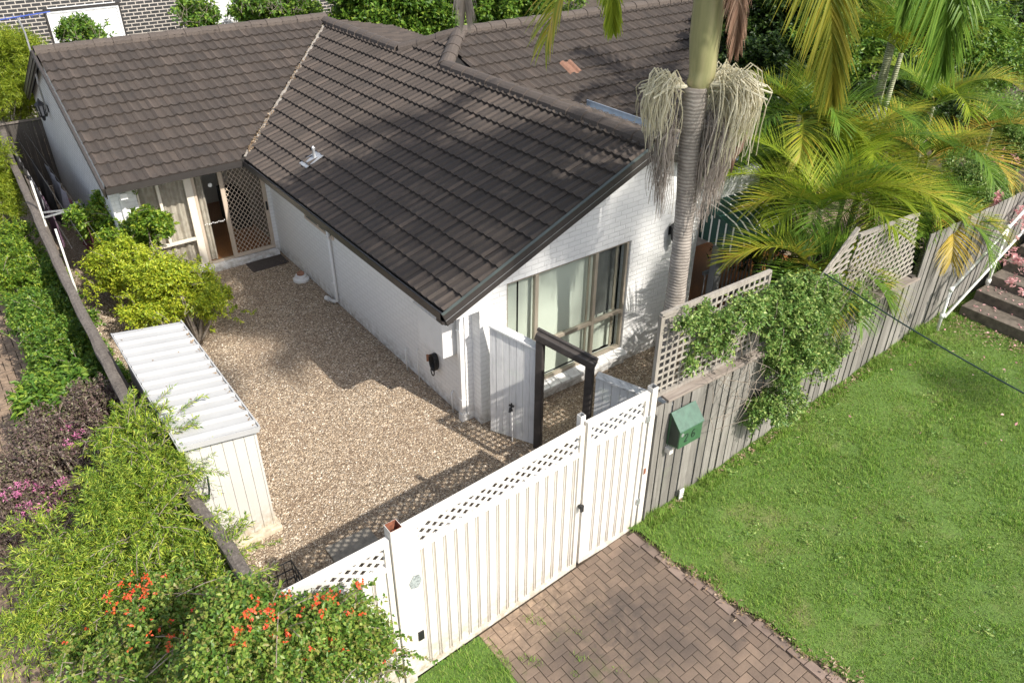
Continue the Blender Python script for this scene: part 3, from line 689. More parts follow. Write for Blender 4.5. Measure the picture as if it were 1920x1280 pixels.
for k in range(nb):
    x = X0-.04+k*(X1-X0+.08)/nb; b.prism([(x+.004, .10, .17), (x+.004, .257, .245), (x+.004, .257, .30), (x+.004, .10, .235)], ((X1-X0+.08)/nb-.008, 0, 0))
b.prism([(X0-.04, .13, .165), (X0-.04, .219, .2), (X0-.04, .219, .285), (X0-.04, .13, .22)], (X1-X0+.08, 0, 0))
b.build('sill', 'white_brick', win, bevel=.004)
b = MB(); b.box((X0-.03, .17, .0), (X1+.03, .219, .165)); b.build('plinth', 'white_brick', house)
# small side window
sw = frame('window', [(4.95, 1.50, 6.25, 1.55), (4.95, 2.22, 6.25, 2.27), (4.95, 1.551, 5.0, 2.219), (6.20, 1.551, 6.25, 2.219), (5.58, 1.551, 5.63, 2.219)], -.165, -.131, 'frame_beige', house, 'X')
g = MB(); g.box((-.150, 5.0, 1.55), (-.146, 6.2, 2.22)); g.build('glass_pane', 'glass', sw)
g = MB(); g.box((-.142, 5.0, 1.55), (-.1325, 6.2, 2.22)); g.build('dark_screen', 'blind_dark', sw)
# side light window and sliding door
DY = 8.19
wd = frame('window', [(-2.82, .11, -2.77, 2.27), (-2.769, 2.21, -1.871, 2.27), (-2.769, .11, -1.871, .17), (-2.42, .80, -2.36, 2.209), (-2.769, .74, -1.871, .80), (-1.87, .11, -1.72, 2.27)], DY, DY+.07, 'frame_white', house)
g = MB(); g.box((-2.77, DY+.03, .17), (-1.87, DY+.034, 2.21)); g.build('glass_pane', 'glass', wd)
curtain('curtain', -2.78, -1.80, DY+.17, .14, 2.25, .035, .16, 'curtain', wd, 3)
dr = frame('sliding_door', [(-1.719, .11, -1.66, 2.27), (-1.659, 2.21, -.28, 2.27), (-1.659, .11, -.28, .15), (-.279, .11, -.22, 2.27), (-1.16, .151, -1.10, 2.209)], DY, DY+.07, 'frame_beige', house)
g = MB(); g.box((-1.66, DY+.03, .15), (-1.16, DY+.034, 2.21)); g.build('glass_pane', 'glass', dr)
curtain('curtain', -1.70, -1.46, DY+.16, .14, 2.25, .03, .10, 'curtain', dr, 5)
sc = frame('security_screen', [(-1.18, .13, -1.09, 2.24), (-.30, .13, -.22, 2.24), (-1.089, 2.17, -.301, 2.24), (-1.089, .13, -.301, .21)], DY-.05, DY-.015, 'frame_beige', dr)
b = MB(); lattice(b, [(-1.09, .21), (-.30, .21), (-.30, 2.17), (-1.09, 2.17)], DY-.026, (math.radians(52), math.radians(128)), .078, .012, .004)
b.build('mesh_grille', 'frame_beige', sc)
b = MB(); b.box((-.285, DY-.075, 1.05), (-.245, DY-.051, 1.25)); b.build('handle', 'black', sc, bevel=.006)
b = MB(); n = 16                                    # sticker dots band on the glass at hand height
for k in range(11):
    x = -1.62+k*.042; b.tube([(x, DY+.027, 1.02+.012*math.sin(k*2)), (x, DY+.0295, 1.02+.012*math.sin(k*2))], .014, 8)
b.build('safety_sticker', 'white_paint', dr)
b = MB(); b.tube([(-1.35, DY+.025, 1.85), (-1.35, DY+.0295, 1.85)], .045, 14); b.build('round_sticker', 'white_paint', dr)
# room behind the door
rm = MB(); rm.box((-3.1, 8.34, .02), (-.13, 11.6, .11), 0); rm.box((-3.1, 11.6, .1), (-.0, 11.7, 2.5), 1); rm.box((-3.15, 8.35, .1), (-3.08, 11.7, 2.5), 1)
rm.box((-3.1, 8.36, 2.40), (0, 11.7, 2.46), 1); rm.box((-3.08, 10.35, .11), (-1.25, 10.42, 2.4), 1)
rm.box((-.6, 9.6, .11), (-.2, 10.6, .9), 2)
rm.build('room', ['cork_floor', 'room_wall', 'dark_void'], house)
bed = thing('bed', 'bed with beige cover seen through the glass sliding door', 'bed', (-1.9, 9.6, .11))
b = MB(); b.box((-2.7, 8.95, .25), (-1.32, 10.0, .62)); b.build('mattress', 'bedding', bed, bevel=.06)
b = MB(); b.box((-1.9, 9.2, .62), (-1.5, 9.8, .74)); b.build('pillow', 'white_cloth', bed, bevel=.04)
for sx in (-2.65, -1.33):
    for sy in (9.2, 10.2): one('box', ((sx, sy, .11), (sx+.05, sy+.05, .25)), 'leg', 'black', bed)
# vent pipe with flashing on the long slope
vx, vy = .06, 5.85; vz = EZ+S*(vx-EX)
vp = MB(); vp.tube([(vx, vy, vz), (vx, vy, vz+.20)], .028, 12); vp.tube([(vx, vy, vz+.20), (vx, vy, vz+.24), (vx, vy, vz+.27)], [.034, .034, .012], 12)
vo = vp.build('vent_pipe', 'gal', house)
b = MB(); b.prism([(vx-.26, vy-.16, zS(vx-.26)+.055), (vx+.12, vy-.16, zS(vx+.12)+.06), (vx+.12, vy+.16, zS(vx+.12)+.06), (vx-.26, vy+.16, zS(vx-.26)+.055)], (0, 0, .012)); b.build('flashing', 'gal', vo)
# porch on the far right of the gable
one('box', ((5.22, .10, 0), (5.36, .24, 2.56)), 'porch_post', 'porch_grey', house, bevel=.01)
one('box', ((5.40, .14, 0), (5.46, .22, 2.56)), 'porch_downpipe', 'porch_grey', house, bevel=.01)
b = MB(); b.box((4.9, 2.6, 0), (9, 2.75, 2.7)); b.build('porch_wall', 'porch_grey', house)
pw = frame('window', [(5.6, 1.0, 7.4, 1.06), (5.6, 2.1, 7.4, 2.16), (5.6, 1.061, 5.66, 2.099), (7.34, 1.061, 7.4, 2.099), (6.47, 1.061, 6.53, 2.099)], 2.54, 2.6, 'frame_white', house)
g = MB(); g.box((5.66, 2.56, 1.06), (7.34, 2.566, 2.1)); g.build('glass_pane', 'glass', pw); g = MB(); g.box((5.66, 2.585, 1.06), (7.34, 2.595, 2.1)); g.build('dark_screen', 'blind_dark', pw)
b = MB(); b.beam((5.4, .5, .95), (8, .5, .95), .05, .07); b.beam((5.4, .5, .25), (8, .5, .25), .05, .05)
for k in range(22): b.box((5.45+k*.118, .49, .25), (5.47+k*.118, .51, .95))
b.build('balustrade', 'porch_grey', house)
one('box', ((4.75, .46, .003), (9, 2.6, .06)), 'porch_floor', 'cork_floor', house)

# striped awning
aw = thing('awning', 'dark green and white striped awning over the porch beside the palm trunk', 'awning', (5.5, .2, 2.6))
def awning_strip(x0, x1):
    m = MB(); prof = [(.24, 2.62), (-.10, 2.55), (-.40, 2.44), (-.58, 2.30), (-.64, 2.12), (-.64, 1.98)]
    for (y0, z0), (y1, z1) in zip(prof[:-1], prof[1:]):
        m.add([(x0, y0, z0), (x1, y0, z0), (x1, y1, z1), (x0, y1, z1), (x0, y0, z0-.006), (x1, y0, z0-.006), (x1, y1, z1-.006), (x0, y1, z1-.006)], [(0, 3, 2, 1), (4, 5, 6, 7), (0, 1, 5, 4), (2, 3, 7, 6)])
    return m
x = 4.78; gm, wm = MB(), MB(); k = 0
while x < 6.0:
    wdt = .13 if k % 2 == 0 else .035; s = awning_strip(x, x+wdt); (gm if k % 2 == 0 else wm).add(s.v, s.f); x += wdt; k += 1
side = [(.24, 2.62), (-.10, 2.55), (-.40, 2.44), (-.58, 2.30), (-.64, 2.12), (-.64, 1.98), (-.30, 1.98), (.0, 2.0), (.24, 2.0)]
gm.prism([(4.775, y, z) for y, z in side], (.006, 0, 0)); gm.build('green_stripes', 'awning_green', aw)
for yy in (-.5, -.34, -.18, -.02, .14): wm.prism([(4.772, yy, 1.99), (4.772, yy+.03, 1.99), (4.772, yy+.03, 2.45+.1*(yy+.5)), (4.772, yy, 2.45+.08*(yy+.5))], (-.004, 0, 0))
wm.build('white_stripes', 'white_paint', aw)

# wall lanterns
def lantern(loc, nrm, label):
    t = thing('wall_lantern', label, 'lantern', loc, 'black wall lanterns on the house'); x, y, z = loc; nx, ny = nrm; cx, cy = x+nx*.15, y+ny*.15
    b = MB(); b.lathe((cx, cy, z), [(0, .28), (.015, .27), (.03, .22), (.11, .15), (.12, .12), (.06, .12), (0, .12)], 6)
    b.build('cap', 'black_metal', t)
    b = MB(); b.lathe((cx, cy, z), [(0, -.26), (.03, -.24), (.04, -.18), (.08, -.14), (.085, -.12), (0, -.12)], 6); b.build('base', 'black_metal', t)
    b = MB()
    for k in range(6):
        a = k*math.pi/3; b.beam((cx+.075*math.cos(a), cy+.075*math.sin(a), z-.12), (cx+.10*math.cos(a), cy+.10*math.sin(a), z+.12), .022, .022)
    b.tube([(x, y, z+.02), (x+nx*.07, y+ny*.07, z-.16), (cx, cy, z-.15)], .010, 6); b.build('cage', 'black_metal', t)
    b = MB(); b.lathe((cx, cy, z), [(.055, -.12), (.080, .12)], 6); b.build('lamp_glass', 'porch_grey', t)
    b = MB(); b.box((x-.05*abs(ny)+min(0, nx)*.015, y-.05*abs(nx)+min(0, ny)*.015, z-.07), (x+.05*abs(ny)+max(0, nx)*.015, y+.05*abs(nx)+max(0, ny)*.015, z+.09)); b.build('wall_plate', 'black_metal', t)
lantern((-3.3, 13.4, 2.55), (-1, 0), 'black coach lantern high on the shaded end wall of the house')
lantern((3.98, .22, 2.35), (0, -1), 'black coach lantern on the street gable behind the palm trunk')

# bathroom and service pipes standing at the foot of the side wall
for (y, h, r_, lab) in ((2.30, .40, .014, 'thin white tap pipe, farthest of three at foot of side wall'), (1.88, .62, .010, 'thin white conduit leaning, middle of three at foot of side wall'), (.80, .36, .016, 'short thick white pipe stub nearest the house corner')):
    m = MB(); m.tube([(-.20, y-.04, 0), (-.19, y, h), (-.15, y+.02, h+.02)], r_, 8); tag(m.build('service_pipe', 'white_paint', smooth=True), lab, 'pipe', 'white service pipes along the side wall')
v = thing('drain_vent', 'white drain vent with terracotta cap at foot of side wall', 'drain vent', (-.32, 6.55, 0))
b = MB(); b.lathe((-.32, 6.55, 0), [(.17, 0), (.17, .05), (.12, .07), (.115, .13), (.08, .14)], 18); b.build('collar', 'white_paint', v)
b = MB(); b.lathe((-.32, 6.55, 0), [(.075, .12), (.08, .18), (.05, .20), (0, .20)], 14); b.build('cap', 'terracotta', v)
m = MB(); m.tube([(-.45, 1.35, .02), (-.40, 1.36, .02)], .01, 6)
h = thing('garden_hose', 'coiled black hose hanging on the white side wall', 'hose', (-.16, 1.31, .7))
b = MB()
for k in range(6):
    pts = []
    for j in range(25):
        a = j/24*6.283; pts.append((-.155-.014*k, 1.31+(.085+.006*(k % 3))*math.cos(a), .70+(.15+.008*(k % 2))*math.sin(a)))
    b.tube(pts, .011, 6, cap=False)
pts = [(-.23, 1.31+.05*math.cos(a), .52+.075*math.sin(a)) for a in [j/14*6.283 for j in range(15)]]; b.tube(pts, .011, 6)
b.build('coil', 'black', h, smooth=True)
b = MB(); b.tube([(-.16, 1.38, .80), (-.26, 1.40, .80)], .018, 8); b.tube([(-.26, 1.40, .82), (-.26, 1.40, .70)], .02, 8); b.build('nozzle', 'terracotta', h)
mt = thing('doormat', 'dark brown rubber doormat on gravel before sliding door', 'doormat', (-.6, 7.75, 0))
b = MB(); b.box((-1.02, 7.48, 0.002), (-.20, 7.96, .022)); b.build('base', 'mat_brown', mt, bevel=.006)
b = MB()
for i in range(5):
    for j in range(4): b.box((-.97+i*.15, 7.53+j*.10, .022), (-.97+i*.15+.13, 7.53+j*.10+.08, .030))
b.build('tread', 'mat_brown', mt, bevel=.003)
# tv antenna on the end gable
an = thing('antenna', 'rooftop television antenna on tall mast above white end wall', 'antenna', (-3.38, 11.6, 3.5))
at_ = P(33, 34, Y=12.6); am = P(47, 62, Y=12.6); ab = P(58, 98, Y=12.6)
b = MB(); b.tube([tuple(at_), tuple(am), tuple(ab), (-3.42, 12.7, 3.3), (-3.36, 13.2, 2.6)], .020, 8); b.build('mast', 'gal', an)
b = MB(); b.tube([(at_[0]-.75, 12.6, at_[2]-.03), (at_[0]+.65, 12.6, at_[2]+.06)], .014, 6)
for k in range(9): x = at_[0]-.7+k*.16; b.tube([(x, 12.35, at_[2]+.02), (x, 12.85, at_[2]+.02)], .007, 5)
b.build('boom', 'blue_rope', an)

# ---------------------------------------------------------------- gates and white fence on the street line
GY = -3.06
def ribbed(b, x0, x1, z0f, z1f, y, pitch=.135, rw=.026, d=.014, mi=0, mr=1):
    """white sheet with narrow standing ribs and flat grey strips painting in their shade"""
    b.prism([(x0, y, z0f(x0)), (x1, y, z0f(x1)), (x1, y, z1f(x1)), (x0, y, z1f(x0))], (0, .012, 0), mi)
    n = int((x1-x0)/pitch); off = ((x1-x0)-n*pitch)/2
    for k in range(n+1):
        x = x0+off+k*pitch
        if x-rw < x0 or x+rw > x1: continue
        b.prism([(x-rw/2, y-.001, z0f(x)), (x+rw/2, y-.001, z0f(x)), (x+rw/2, y-.001, z1f(x)), (x-rw/2, y-.001, z1f(x))], (0, -.001, 0), mr)
        for sgn in (-1, 1):
            xx = x+sgn*rw*.62
            b.prism([(xx-.006, y-.001, z0f(xx)), (xx+.006, y-.001, z0f(xx)), (xx+.003, y-d, z0f(xx)), (xx-.003, y-d, z0f(xx))], (0, 0, (z1f(xx)-z0f(xx))), mi)
def gate_leaf(name, label, cat, x0, x1, bot, topf, band, group=None, stile=.06, stile_l=None, rib=True):
    t = thing(name, label, cat, ((x0+x1)/2, GY, bot((x0+x1)/2)), group)
    sl = stile_l or stile
    b = MB()
    def rail(za, h, y0=-.03, y1=.03):
        b.prism([(x0, GY+y0, za(x0)), (x1, GY+y0, za(x1)), (x1, GY+y0, za(x1)+h), (x0, GY+y0, za(x0)+h)], (0, y1-y0, 0))
    rail(lambda x: topf(x)-.09, .09); rail(bot, .075); rail(lambda x: topf(x)-band-.06, .06)
    for (a, c) in ((x0, x0+sl), (x1-stile, x1)):
        for (zl, zh) in ((lambda x: bot(x)+.076, lambda x: topf(x)-band-.061), (lambda x: topf(x)-band+.001, lambda x: topf(x)-.091)):
            b.prism([(a, GY-.029, zl(a)), (c, GY-.029, zl(c)), (c, GY-.029, zh(c)), (a, GY-.029, zh(a))], (0, .058, 0))
    fr = b.build('frame', 'gate_cream', t)
    b = MB(); za, zb = (lambda x: topf(x)-band), (lambda x: topf(x)-.09)
    lattice(b, [(x0+sl, za(x0+sl)), (x1-stile, za(x1-stile)), (x1-stile, zb(x1-stile)), (x0+sl, zb(x0+sl))], GY+.008, (math.radians(36), math.radians(144)), .088, .037, .008)
    b.build('lattice_band', 'gate_cream', t)
    b = MB(); ribbed(b, x0+sl, x1-stile, lambda x: bot(x)+.07, lambda x: topf(x)-band-.055, GY-.004)
    b.build('sheet_panel', ['gate_cream', 'rib_shade'], t)
    return t
plain('rib_shade', (.36, .325, .285), .6, var=.05)  # shadows of the ribs, painted as flat grey bands on the sheet
topL = lambda x: 2.36+(x+3.26)*.062
botL = lambda x: .02+(x+3.05)*.10
big = gate_leaf('driveway_gate', 'wide cream metal sliding gate with lattice band at driveway', 'gate', -3.19, -.84, botL, topL, .36, stile_l=.17)
ped = gate_leaf('side_gate', 'narrow cream metal pedestrian gate with lattice band and black latch', 'gate', -.80, .17, lambda x: .27, lambda x: 2.53, .34)
fx = gate_leaf('fixed_panel', 'cream metal fence panel with lattice behind the red flowering shrub', 'fence panel', -4.42, -3.335, lambda x: .0, lambda x: 2.30+(x+3.3)*.02, .36)
b = MB(); b.tube([(-.86, GY-.045, 1.32), (-.86, GY-.08, 1.32)], .03, 10); b.box((-.88, GY-.10, 1.26), (-.84, GY-.075, 1.36)); b.build('latch', 'black_metal', ped)
for hz in (.75, 2.1): one('box', ((.14, GY-.05, hz), (.20, GY-.031, hz+.09)), 'hinge', 'gal', ped)
b = MB(); b.box((-3.12, GY-.045, .60), (-3.05, GY-.031, .74)); b.build('lock_case', 'black', big, bevel=.004)
b = MB(); b.prism([(-3.15, GY-.032, 1.46), (-3.07, GY-.032, 1.44), (-3.02, GY-.032, 1.52), (-3.04, GY-.032, 1.62), (-3.11, GY-.032, 1.64), (-3.17, GY-.032, 1.55)], (0, -.003, 0)); b.build('paint_patch', 'worn_blue', big) if 'worn_blue' in M else None
plain('worn_blue', (.28, .31, .31), .6, var=.5, scale=40)
b.build('worn_patch', 'worn_blue', big)
def hollow_post(label, x, w_, h, z0, rust=True, y=GY+.0):
    t = thing('gate_post', label, 'post', (x, y, z0)); a = w_/2
    b = MB(); b.box((x-a, y-a, z0), (x+a, y-a+.006, h)); b.box((x-a, y+a-.006, z0), (x+a, y+a, h)); b.box((x-a, y-a+.0061, z0), (x-a+.006, y+a-.0061, h)); b.box((x+a-.006, y-a+.0061, z0), (x+a, y+a-.0061, h))
    b.build('shaft', 'gate_cream', t)
    b = MB()
    b.box((x-a+.006, y-a+.006, h-.12), (x+a-.006, y-a+.009, h+.004)); b.box((x-a+.006, y+a-.009, h-.12), (x+a-.006, y+a-.006, h+.004)); b.box((x-a+.006, y-a+.0095, h-.12), (x-a+.009, y+a-.0095, h+.004)); b.box((x+a-.009, y-a+.0095, h-.12), (x+a-.006, y+a-.0095, h+.004)); b.box((x-a+.0095, y-a+.0095, h-.16), (x+a-.0095, y+a-.0095, h-.13))
    b.build('rusty_lining' if rust else 'cap', 'rust' if rust else 'gal', t); return t
hollow_post('wide cream steel gate post with rusty open top', -3.262, .135, 2.42, 0)
hollow_post('slim cream gate post between driveway gate and pedestrian gate', -.82, .07, 2.60, .1, False, GY+.07)
pr2 = hollow_post('cream gate post beside the weathered timber fence with orange reflector', .235, .09, 2.58, .1, False)
b = MB(); b.box((.20, GY-.052, 1.25), (.235, GY-.0455, 1.34)); b.build('reflector', 'rust', pr2)
o = MB(); o.box((-2.35, GY-.10, -.0), (.2, GY+.08, .015)); 
# timber retaining edge at the step of the gates
b = MB(); b.beam((-.90, -3.13, .15), (-.60, -3.16, .20), .10, .05); tag(b.build('timber_offcut', 'wood_old'), 'short brown timber offcut under the corner of the gates', 'timber')

# white paling screen, dark portal, low white paling screen running from house corner to the street fence
DIRX, DIRY = .4512, -.8924; NX_, NY_ = .8924, .4512
def dp(t, o, z): return (DIRX*t+NX_*o, DIRY*t+NY_*o, z)
def paling_run(name, label, t0, t1, zt0, zt1, mat_cap, group=None):
    r = thing(name, label, 'fence', dp((t0+t1)/2, 0, 0), group); n = max(2, round((t1-t0)/.118)); st = (t1-t0)/n
    b = MB()
    for k in range(n):
        a, c = t0+k*st+.003, t0+(k+1)*st-.003; off = random.uniform(-.003, .003); za = zt0+(zt1-zt0)*(a-t0)/(t1-t0); zc = zt0+(zt1-zt0)*(c-t0)/(t1-t0)
        b.prism([dp(a, off, .03), dp(c, off, .03), dp(c, off, zc), dp(a, off, za)], (NX_*.016, NY_*.016, 0))
    b.build('palings', 'wood_white', r)
    b = MB(); b.prism([dp(t0, -.03, zt0), dp(t1, -.03, zt1), dp(t1, .10, zt1+.02), dp(t0, .10, zt0+.02)], (0, 0, .03)); b.build('capping', mat_cap, r)
    b = MB(); 
    for z in (.3, (zt0+zt1)/2-.25): b.prism([dp(t0, .018, z), dp(t1, .018, z), dp(t1, .06, z), dp(t0, .06, z)], (0, 0, .07))
    b.build('rail', 'wood_white', r); return r
paling_run('paling_screen', 'tall white board screen joining house corner to the dark portal', .02, .80, 1.98, 1.80, 'wood_white', 'white board screens by the portal')
paling_run('paling_screen', 'low white board screen with flaking top between dark portal and timber fence', 1.72, 3.30, 1.60, 1.42, 'wood_cap_white', 'white board screens by the portal')
po = thing('garden_portal', 'dark brown empty door frame standing between the white board screens', 'portal', dp(1.2, 0, 0))
b = MB(); b.beam(dp(.85, 0, -.02), dp(.85, 0, 2.05), .10, .12, (DIRX, DIRY, 0)); b.build('post', 'portal_brown', po, bevel=.015)
b = MB(); b.beam(dp(1.62, 0, -.02), dp(1.62, 0, 1.79), .10, .12, (DIRX, DIRY, 0)); b.build('post', 'portal_brown', po, bevel=.015)
b = MB(); b.beam(dp(.78, 0, 2.05), dp(1.70, 0, 1.80), .12, .12); b.build('lintel', 'portal_brown', po, bevel=.015)
b = MB(); b.beam(dp(.78, .035, 2.13), dp(1.72, .035, 1.88), .045, .05); b.build('top_bead', 'portal_brown', po, bevel=.01)
tp = thing('garden_tap', 'small black tap on white standpipe in front of tall white board screen', 'tap', dp(.42, -.08, 0))
b = MB(); b.tube([dp(.44, -.06, 0), dp(.42, -.05, .62)], .010, 8); b.build('standpipe', 'white_paint', tp)
b = MB(); b.tube([dp(.42, -.05, .60), dp(.42, -.10, .68), dp(.42, -.13, .62)], .02, 8); b.tube([dp(.38, -.06, .70), dp(.46, -.06, .70)], .018, 8); b.tube([dp(.42, -.06, .66), dp(.42, -.06, .74)], .014, 8); b.build('valve', 'black', tp)

# weathered timber street fence
tf = thing('timber_fence', 'weathered grey timber paling fence running uphill beside the lawn', 'fence', (4, GY, .6))
def boards(x0, x1, zt, name='palings'):
    b = MB(); x = x0
    while x < x1:
        wdt = random.uniform(.125, .15); off = random.uniform(-.008, .010); zb = .1*(x+3.1)-.1; lean = random.uniform(-.007, .007)
        z1 = zt(x)+random.uniform(-.012, .012)
        b.prism([(x, GY-off-.004, zb), (x+wdt, GY-off, zb), (x+wdt+lean, GY-off, z1), (x+lean, GY-off-.004, z1)], (0, -.018, 0)); x += wdt+random.uniform(.008, .03)
    return b.build(name, 'wood_grey', tf)
FT = lambda x: 2.24-.02*(x-.3)
boards(.31, 6.15, FT); boards(6.16, 12, lambda x: 2.90, 'tall_palings')
b = MB(); b.prism([(.50, GY-.045, FT(.5)+.0), (6.2, GY-.045, FT(6.2)+.0), (6.2, GY+.16, FT(6.2)+.02), (.50, GY+.16, FT(.5)+.02)], (0, 0, .04)); b.build('capping', 'wood_cap', tf, bevel=.006)
b = MB()
for z in (.7, 1.7): b.beam((.3, GY+.03, z), (6.2, GY+.03, z+.15), .05, .08)
b.build('rail', 'wood_dark', tf)
for x in (.42, 2.3, 4.2, 6.1): one('box', ((x-.05, GY+.02, 0), (x+.05, GY+.12, 2.2)), 'post', 'wood_dark', tf)
one('box', ((.30, GY-.07, .15), (.315, GY+.05, 2.15)), 'end_board', 'wood_grey', tf)
def lat_panel(label, poly, yy, angs, rails=(), group='grey timber lattice panels above the fence', pitch=.10, wd=.029):
    t = thing('lattice_panel', label, 'lattice', (poly[0][0], yy, poly[0][1]), group)
    b = MB(); lattice(b, poly, yy, angs, pitch, wd, .012); b.build('slats', 'wood_lattice', t)
    b = MB()
    for (p, q) in rails: b.beam((p[0], yy-.005, p[1]), (q[0], yy-.005, q[1]), .05, .045)
    if rails: b.build('frame', 'wood_lattice', t)
    return t
H0 = math.radians(3); H90 = math.radians(90)
lat_panel('left lattice panel with top rail, partly under the climbing shrub', [(.36, 2.34), (2.30, 2.32), (2.26, 3.42), (.34, 3.46)], GY+.10, (H90, math.radians(0)), [((.33, 3.47), (2.28, 3.43)), ((.35, 2.33), (.34, 3.46)), ((.35, 2.31), (2.3, 2.29)), ((2.28, 2.30), (2.26, 3.42))])
lat_panel('middle lattice panel cut with a slanting left edge', [(2.75, 2.25), (4.02, 2.25), (4.16, 3.50), (3.95, 3.45)], GY+.10, (math.radians(38), math.radians(3)), [((2.72, 2.25), (4.15, 3.52))])
lat_panel('right lattice panel, its slats leaning, ending at tall palings', [(4.05, 2.25), (6.1, 2.22), (5.75, 3.30), (4.20, 3.38)], GY+.09, (math.radians(70), math.radians(6)), [((4.20, 3.40), (5.75, 3.32))])

# letterbox
lb = thing('letterbox', 'green metal letterbox numbered 26 fixed to timber fence', 'letterbox', (.8, GY-.03, 1.5))
x0, x1, yb, yf = .57, .98, GY-.035, GY-.235
sidep = [(yb, 1.56), (yf, 1.60), (yf, 1.87), (yf+.04, 1.89), (yb-.04, 2.04), (yb, 2.05)]
b = MB(); b.prism([(x0, y, z) for y, z in sidep], (x1-x0, 0, 0)); b.build('body', 'letter_green', lb, bevel=.006)
b = MB(); b.prism([(x0-.012, yf-.012, 1.865), (x1+.012, yf-.012, 1.865), (x1+.012, yb-.03, 2.06), (x0-.012, yb-.03, 2.06)], (0, .006, .014)); b.build('lid', 'letter_roof', lb, bevel=.004)
b = MB(); b.prism([(x0-.003, yb-.03, 1.585), (x0-.003, yf+.02, 1.62), (x0-.003, yf+.02, 1.85), (x0-.003, yb-.04, 2.0)], (.002, 0, 0)); b.build('side_door', 'letter_dark', lb)
b = MB(); b.tube([(x0+.045, yf-.001, 1.81), (x0+.045, yf-.006, 1.81)], .026, 12); b.build('round_lock', 'gal', lb)
def strokes(name, paths, ox, oz, sc, y, mat, parent, wd=.012):
    b = MB()
    for path in paths:
        for p, q in zip(path[:-1], path[1:]): b.beam((ox+p[0]*sc, y, oz+p[1]*sc), (ox+q[0]*sc, y, oz+q[1]*sc), .004, wd, (0, 1, 0)) if False else b.beam((ox+p[0]*sc, y, oz+p[1]*sc), (ox+q[0]*sc, y, oz+q[1]*sc), wd, .004, (0, 1, 0))
    return b.build(name, mat, parent)
two = [[(0, .8), (.08, .95), (.25, 1.0), (.42, .93), (.48, .75), (.4, .55), (.0, .0), (.5, .0)]]
six = [[(.45, .92), (.3, 1.0), (.12, .88), (.02, .6), (.0, .3), (.1, .06), (.27, 0), (.44, .08), (.5, .28), (.42, .48), (.25, .55), (.08, .46), (.01, .3)]]
strokes('digit', two, .665, 1.68, .115, yf-.003, 'letter_dark', lb); strokes('digit', six, .79, 1.69, .115, yf-.003, 'letter_dark', lb)
b = MB(); b.box((.56, GY-.12, 1.43), (.63, GY-.03, 1.51)); nb_ = b.build('box', 'gate_cream', None, bevel=.006); nb_.name = 'doorbell_box'; tag(nb_, 'small cream box on timber fence below the green letterbox', 'doorbell')
b = MB(); b.box((.93, GY-.10, .33), (1.01, GY-.085, .60)); mk = b.build('utility_marker', 'white_paint'); tag(mk, 'small white marker plate standing in grass at foot of timber fence', 'marker')
b = MB(); 
for z in (.52, .49): b.box((.935, GY-.1035, z), (1.005, GY-.1015, z+.006))
b.build('stripes', 'black', mk)
# overhead cable
a0 = Vector(P(1545, 512, Y=-3.25)); a1 = Vector(P(1990, 775, Y=-6.3)); pts = [a0.lerp(a1, t/20)-Vector((0, 0, .05*math.sin(math.pi*t/20))) for t in range(21)]
b = MB(); b.tube(pts, .009, 6); b.build('cable_', 'cable'); bpy.data.objects['cable_'].name = 'overhead_cable'; tag(bpy.data.objects['overhead_cable'], 'dark service cable sagging across the lawn corner', 'cable')

# steps and handrail
b = MB(); 
for k in range(9):
    x = 7.62+.40*k; z = 1.27+.17*k; b.box((x, -7.2, z-1.2), (x+(.41 if k < 8 else 5), -3.30, z))
st = b.build('garden_steps', 'step_concrete', bevel=.012); tag(st, 'concrete garden steps rising beside the timber fence with pink petals', 'steps')
b = MB(); rl = thing('handrail', 'white pipe handrail at foot of concrete steps', 'handrail', (7, -3.35, 1))
for (x, zt, zb) in ((6.93, 1.82, 1.0), (8.35, 2.55, 1.2)):
    m = MB(); m.tube([(x, -3.32, zb), (x, -3.32, zt)], .028, 10); m.tube([(x, -3.32, zb+.28), (x, -3.32, zb+.36)], .042, 10); m.tube([(x, -3.32, zt-.04), (x, -3.32, zt+.03)], .04, 10); m.build('post', 'rail_white', rl, smooth=True)
m = MB(); m.tube([(6.93, -3.32, 1.80), (8.35, -3.32, 2.52), (10.6, -3.32, 3.7)], .025, 10); m.build('rail', 'rail_white', rl, smooth=True)
m = MB(); m.tube([(6.93, -3.36, 1.30), (8.35, -3.36, 2.02), (10.6, -3.36, 3.2)], .025, 10); m.build('rail', 'rail_white', rl, smooth=True)

# ---------------------------------------------------------------- garden shed
sh = thing('garden_shed', 'cream metal garden shed with white corrugated roof against side fence', 'shed', (-4.0, 1.5, 0))
SX0, SX1, SY0, SY1 = -4.42, -3.57, .04, 3.02; zl, zr = 1.90, 1.76
b = MB()
def ribs(b, axis, c, a0, a1, zt, n, d):
    st = (a1-a0)/n
    for k in range(n):
        u0, u1 = a0+k*st, a0+(k+1)*st
        for (s0, s1, dd) in ((u0, u0+.012, d*.3), (u0+.012, u1, d)):
            if axis == 'Y': b.prism([(s0, c, .09), (s1, c, .09), (s1, c, zt(s1)), (s0, c, zt(s0))], (0, -dd, 0))
            else: b.prism([(c, s0, .09), (c, s1, .09), (c, s1, zt), (c, s0, zt)], (-dd, 0, 0))
zt_ = lambda x: zl+(zr-zl)*(x-SX0)/(SX1-SX0)
ribs(b, 'Y', SY0+.02, SX0+.02, SX1-.02, zt_, 6, .02); b.build('front_wall', 'shed_cream', sh)
b = MB(); ribs(b, 'X', SX0+.02, SY0+.02, SY1-.02, zl, 22, .02); b.build('side_wall', 'shed_cream', sh)
b = MB(); b.box((SX1-.02, SY0+.02, .09), (SX1, SY1-.02, zr)); b.box((SX0+.02, SY1-.02, .09), (SX1-.02, SY1, zr)); b.build('back_wall', 'shed_cream', sh)
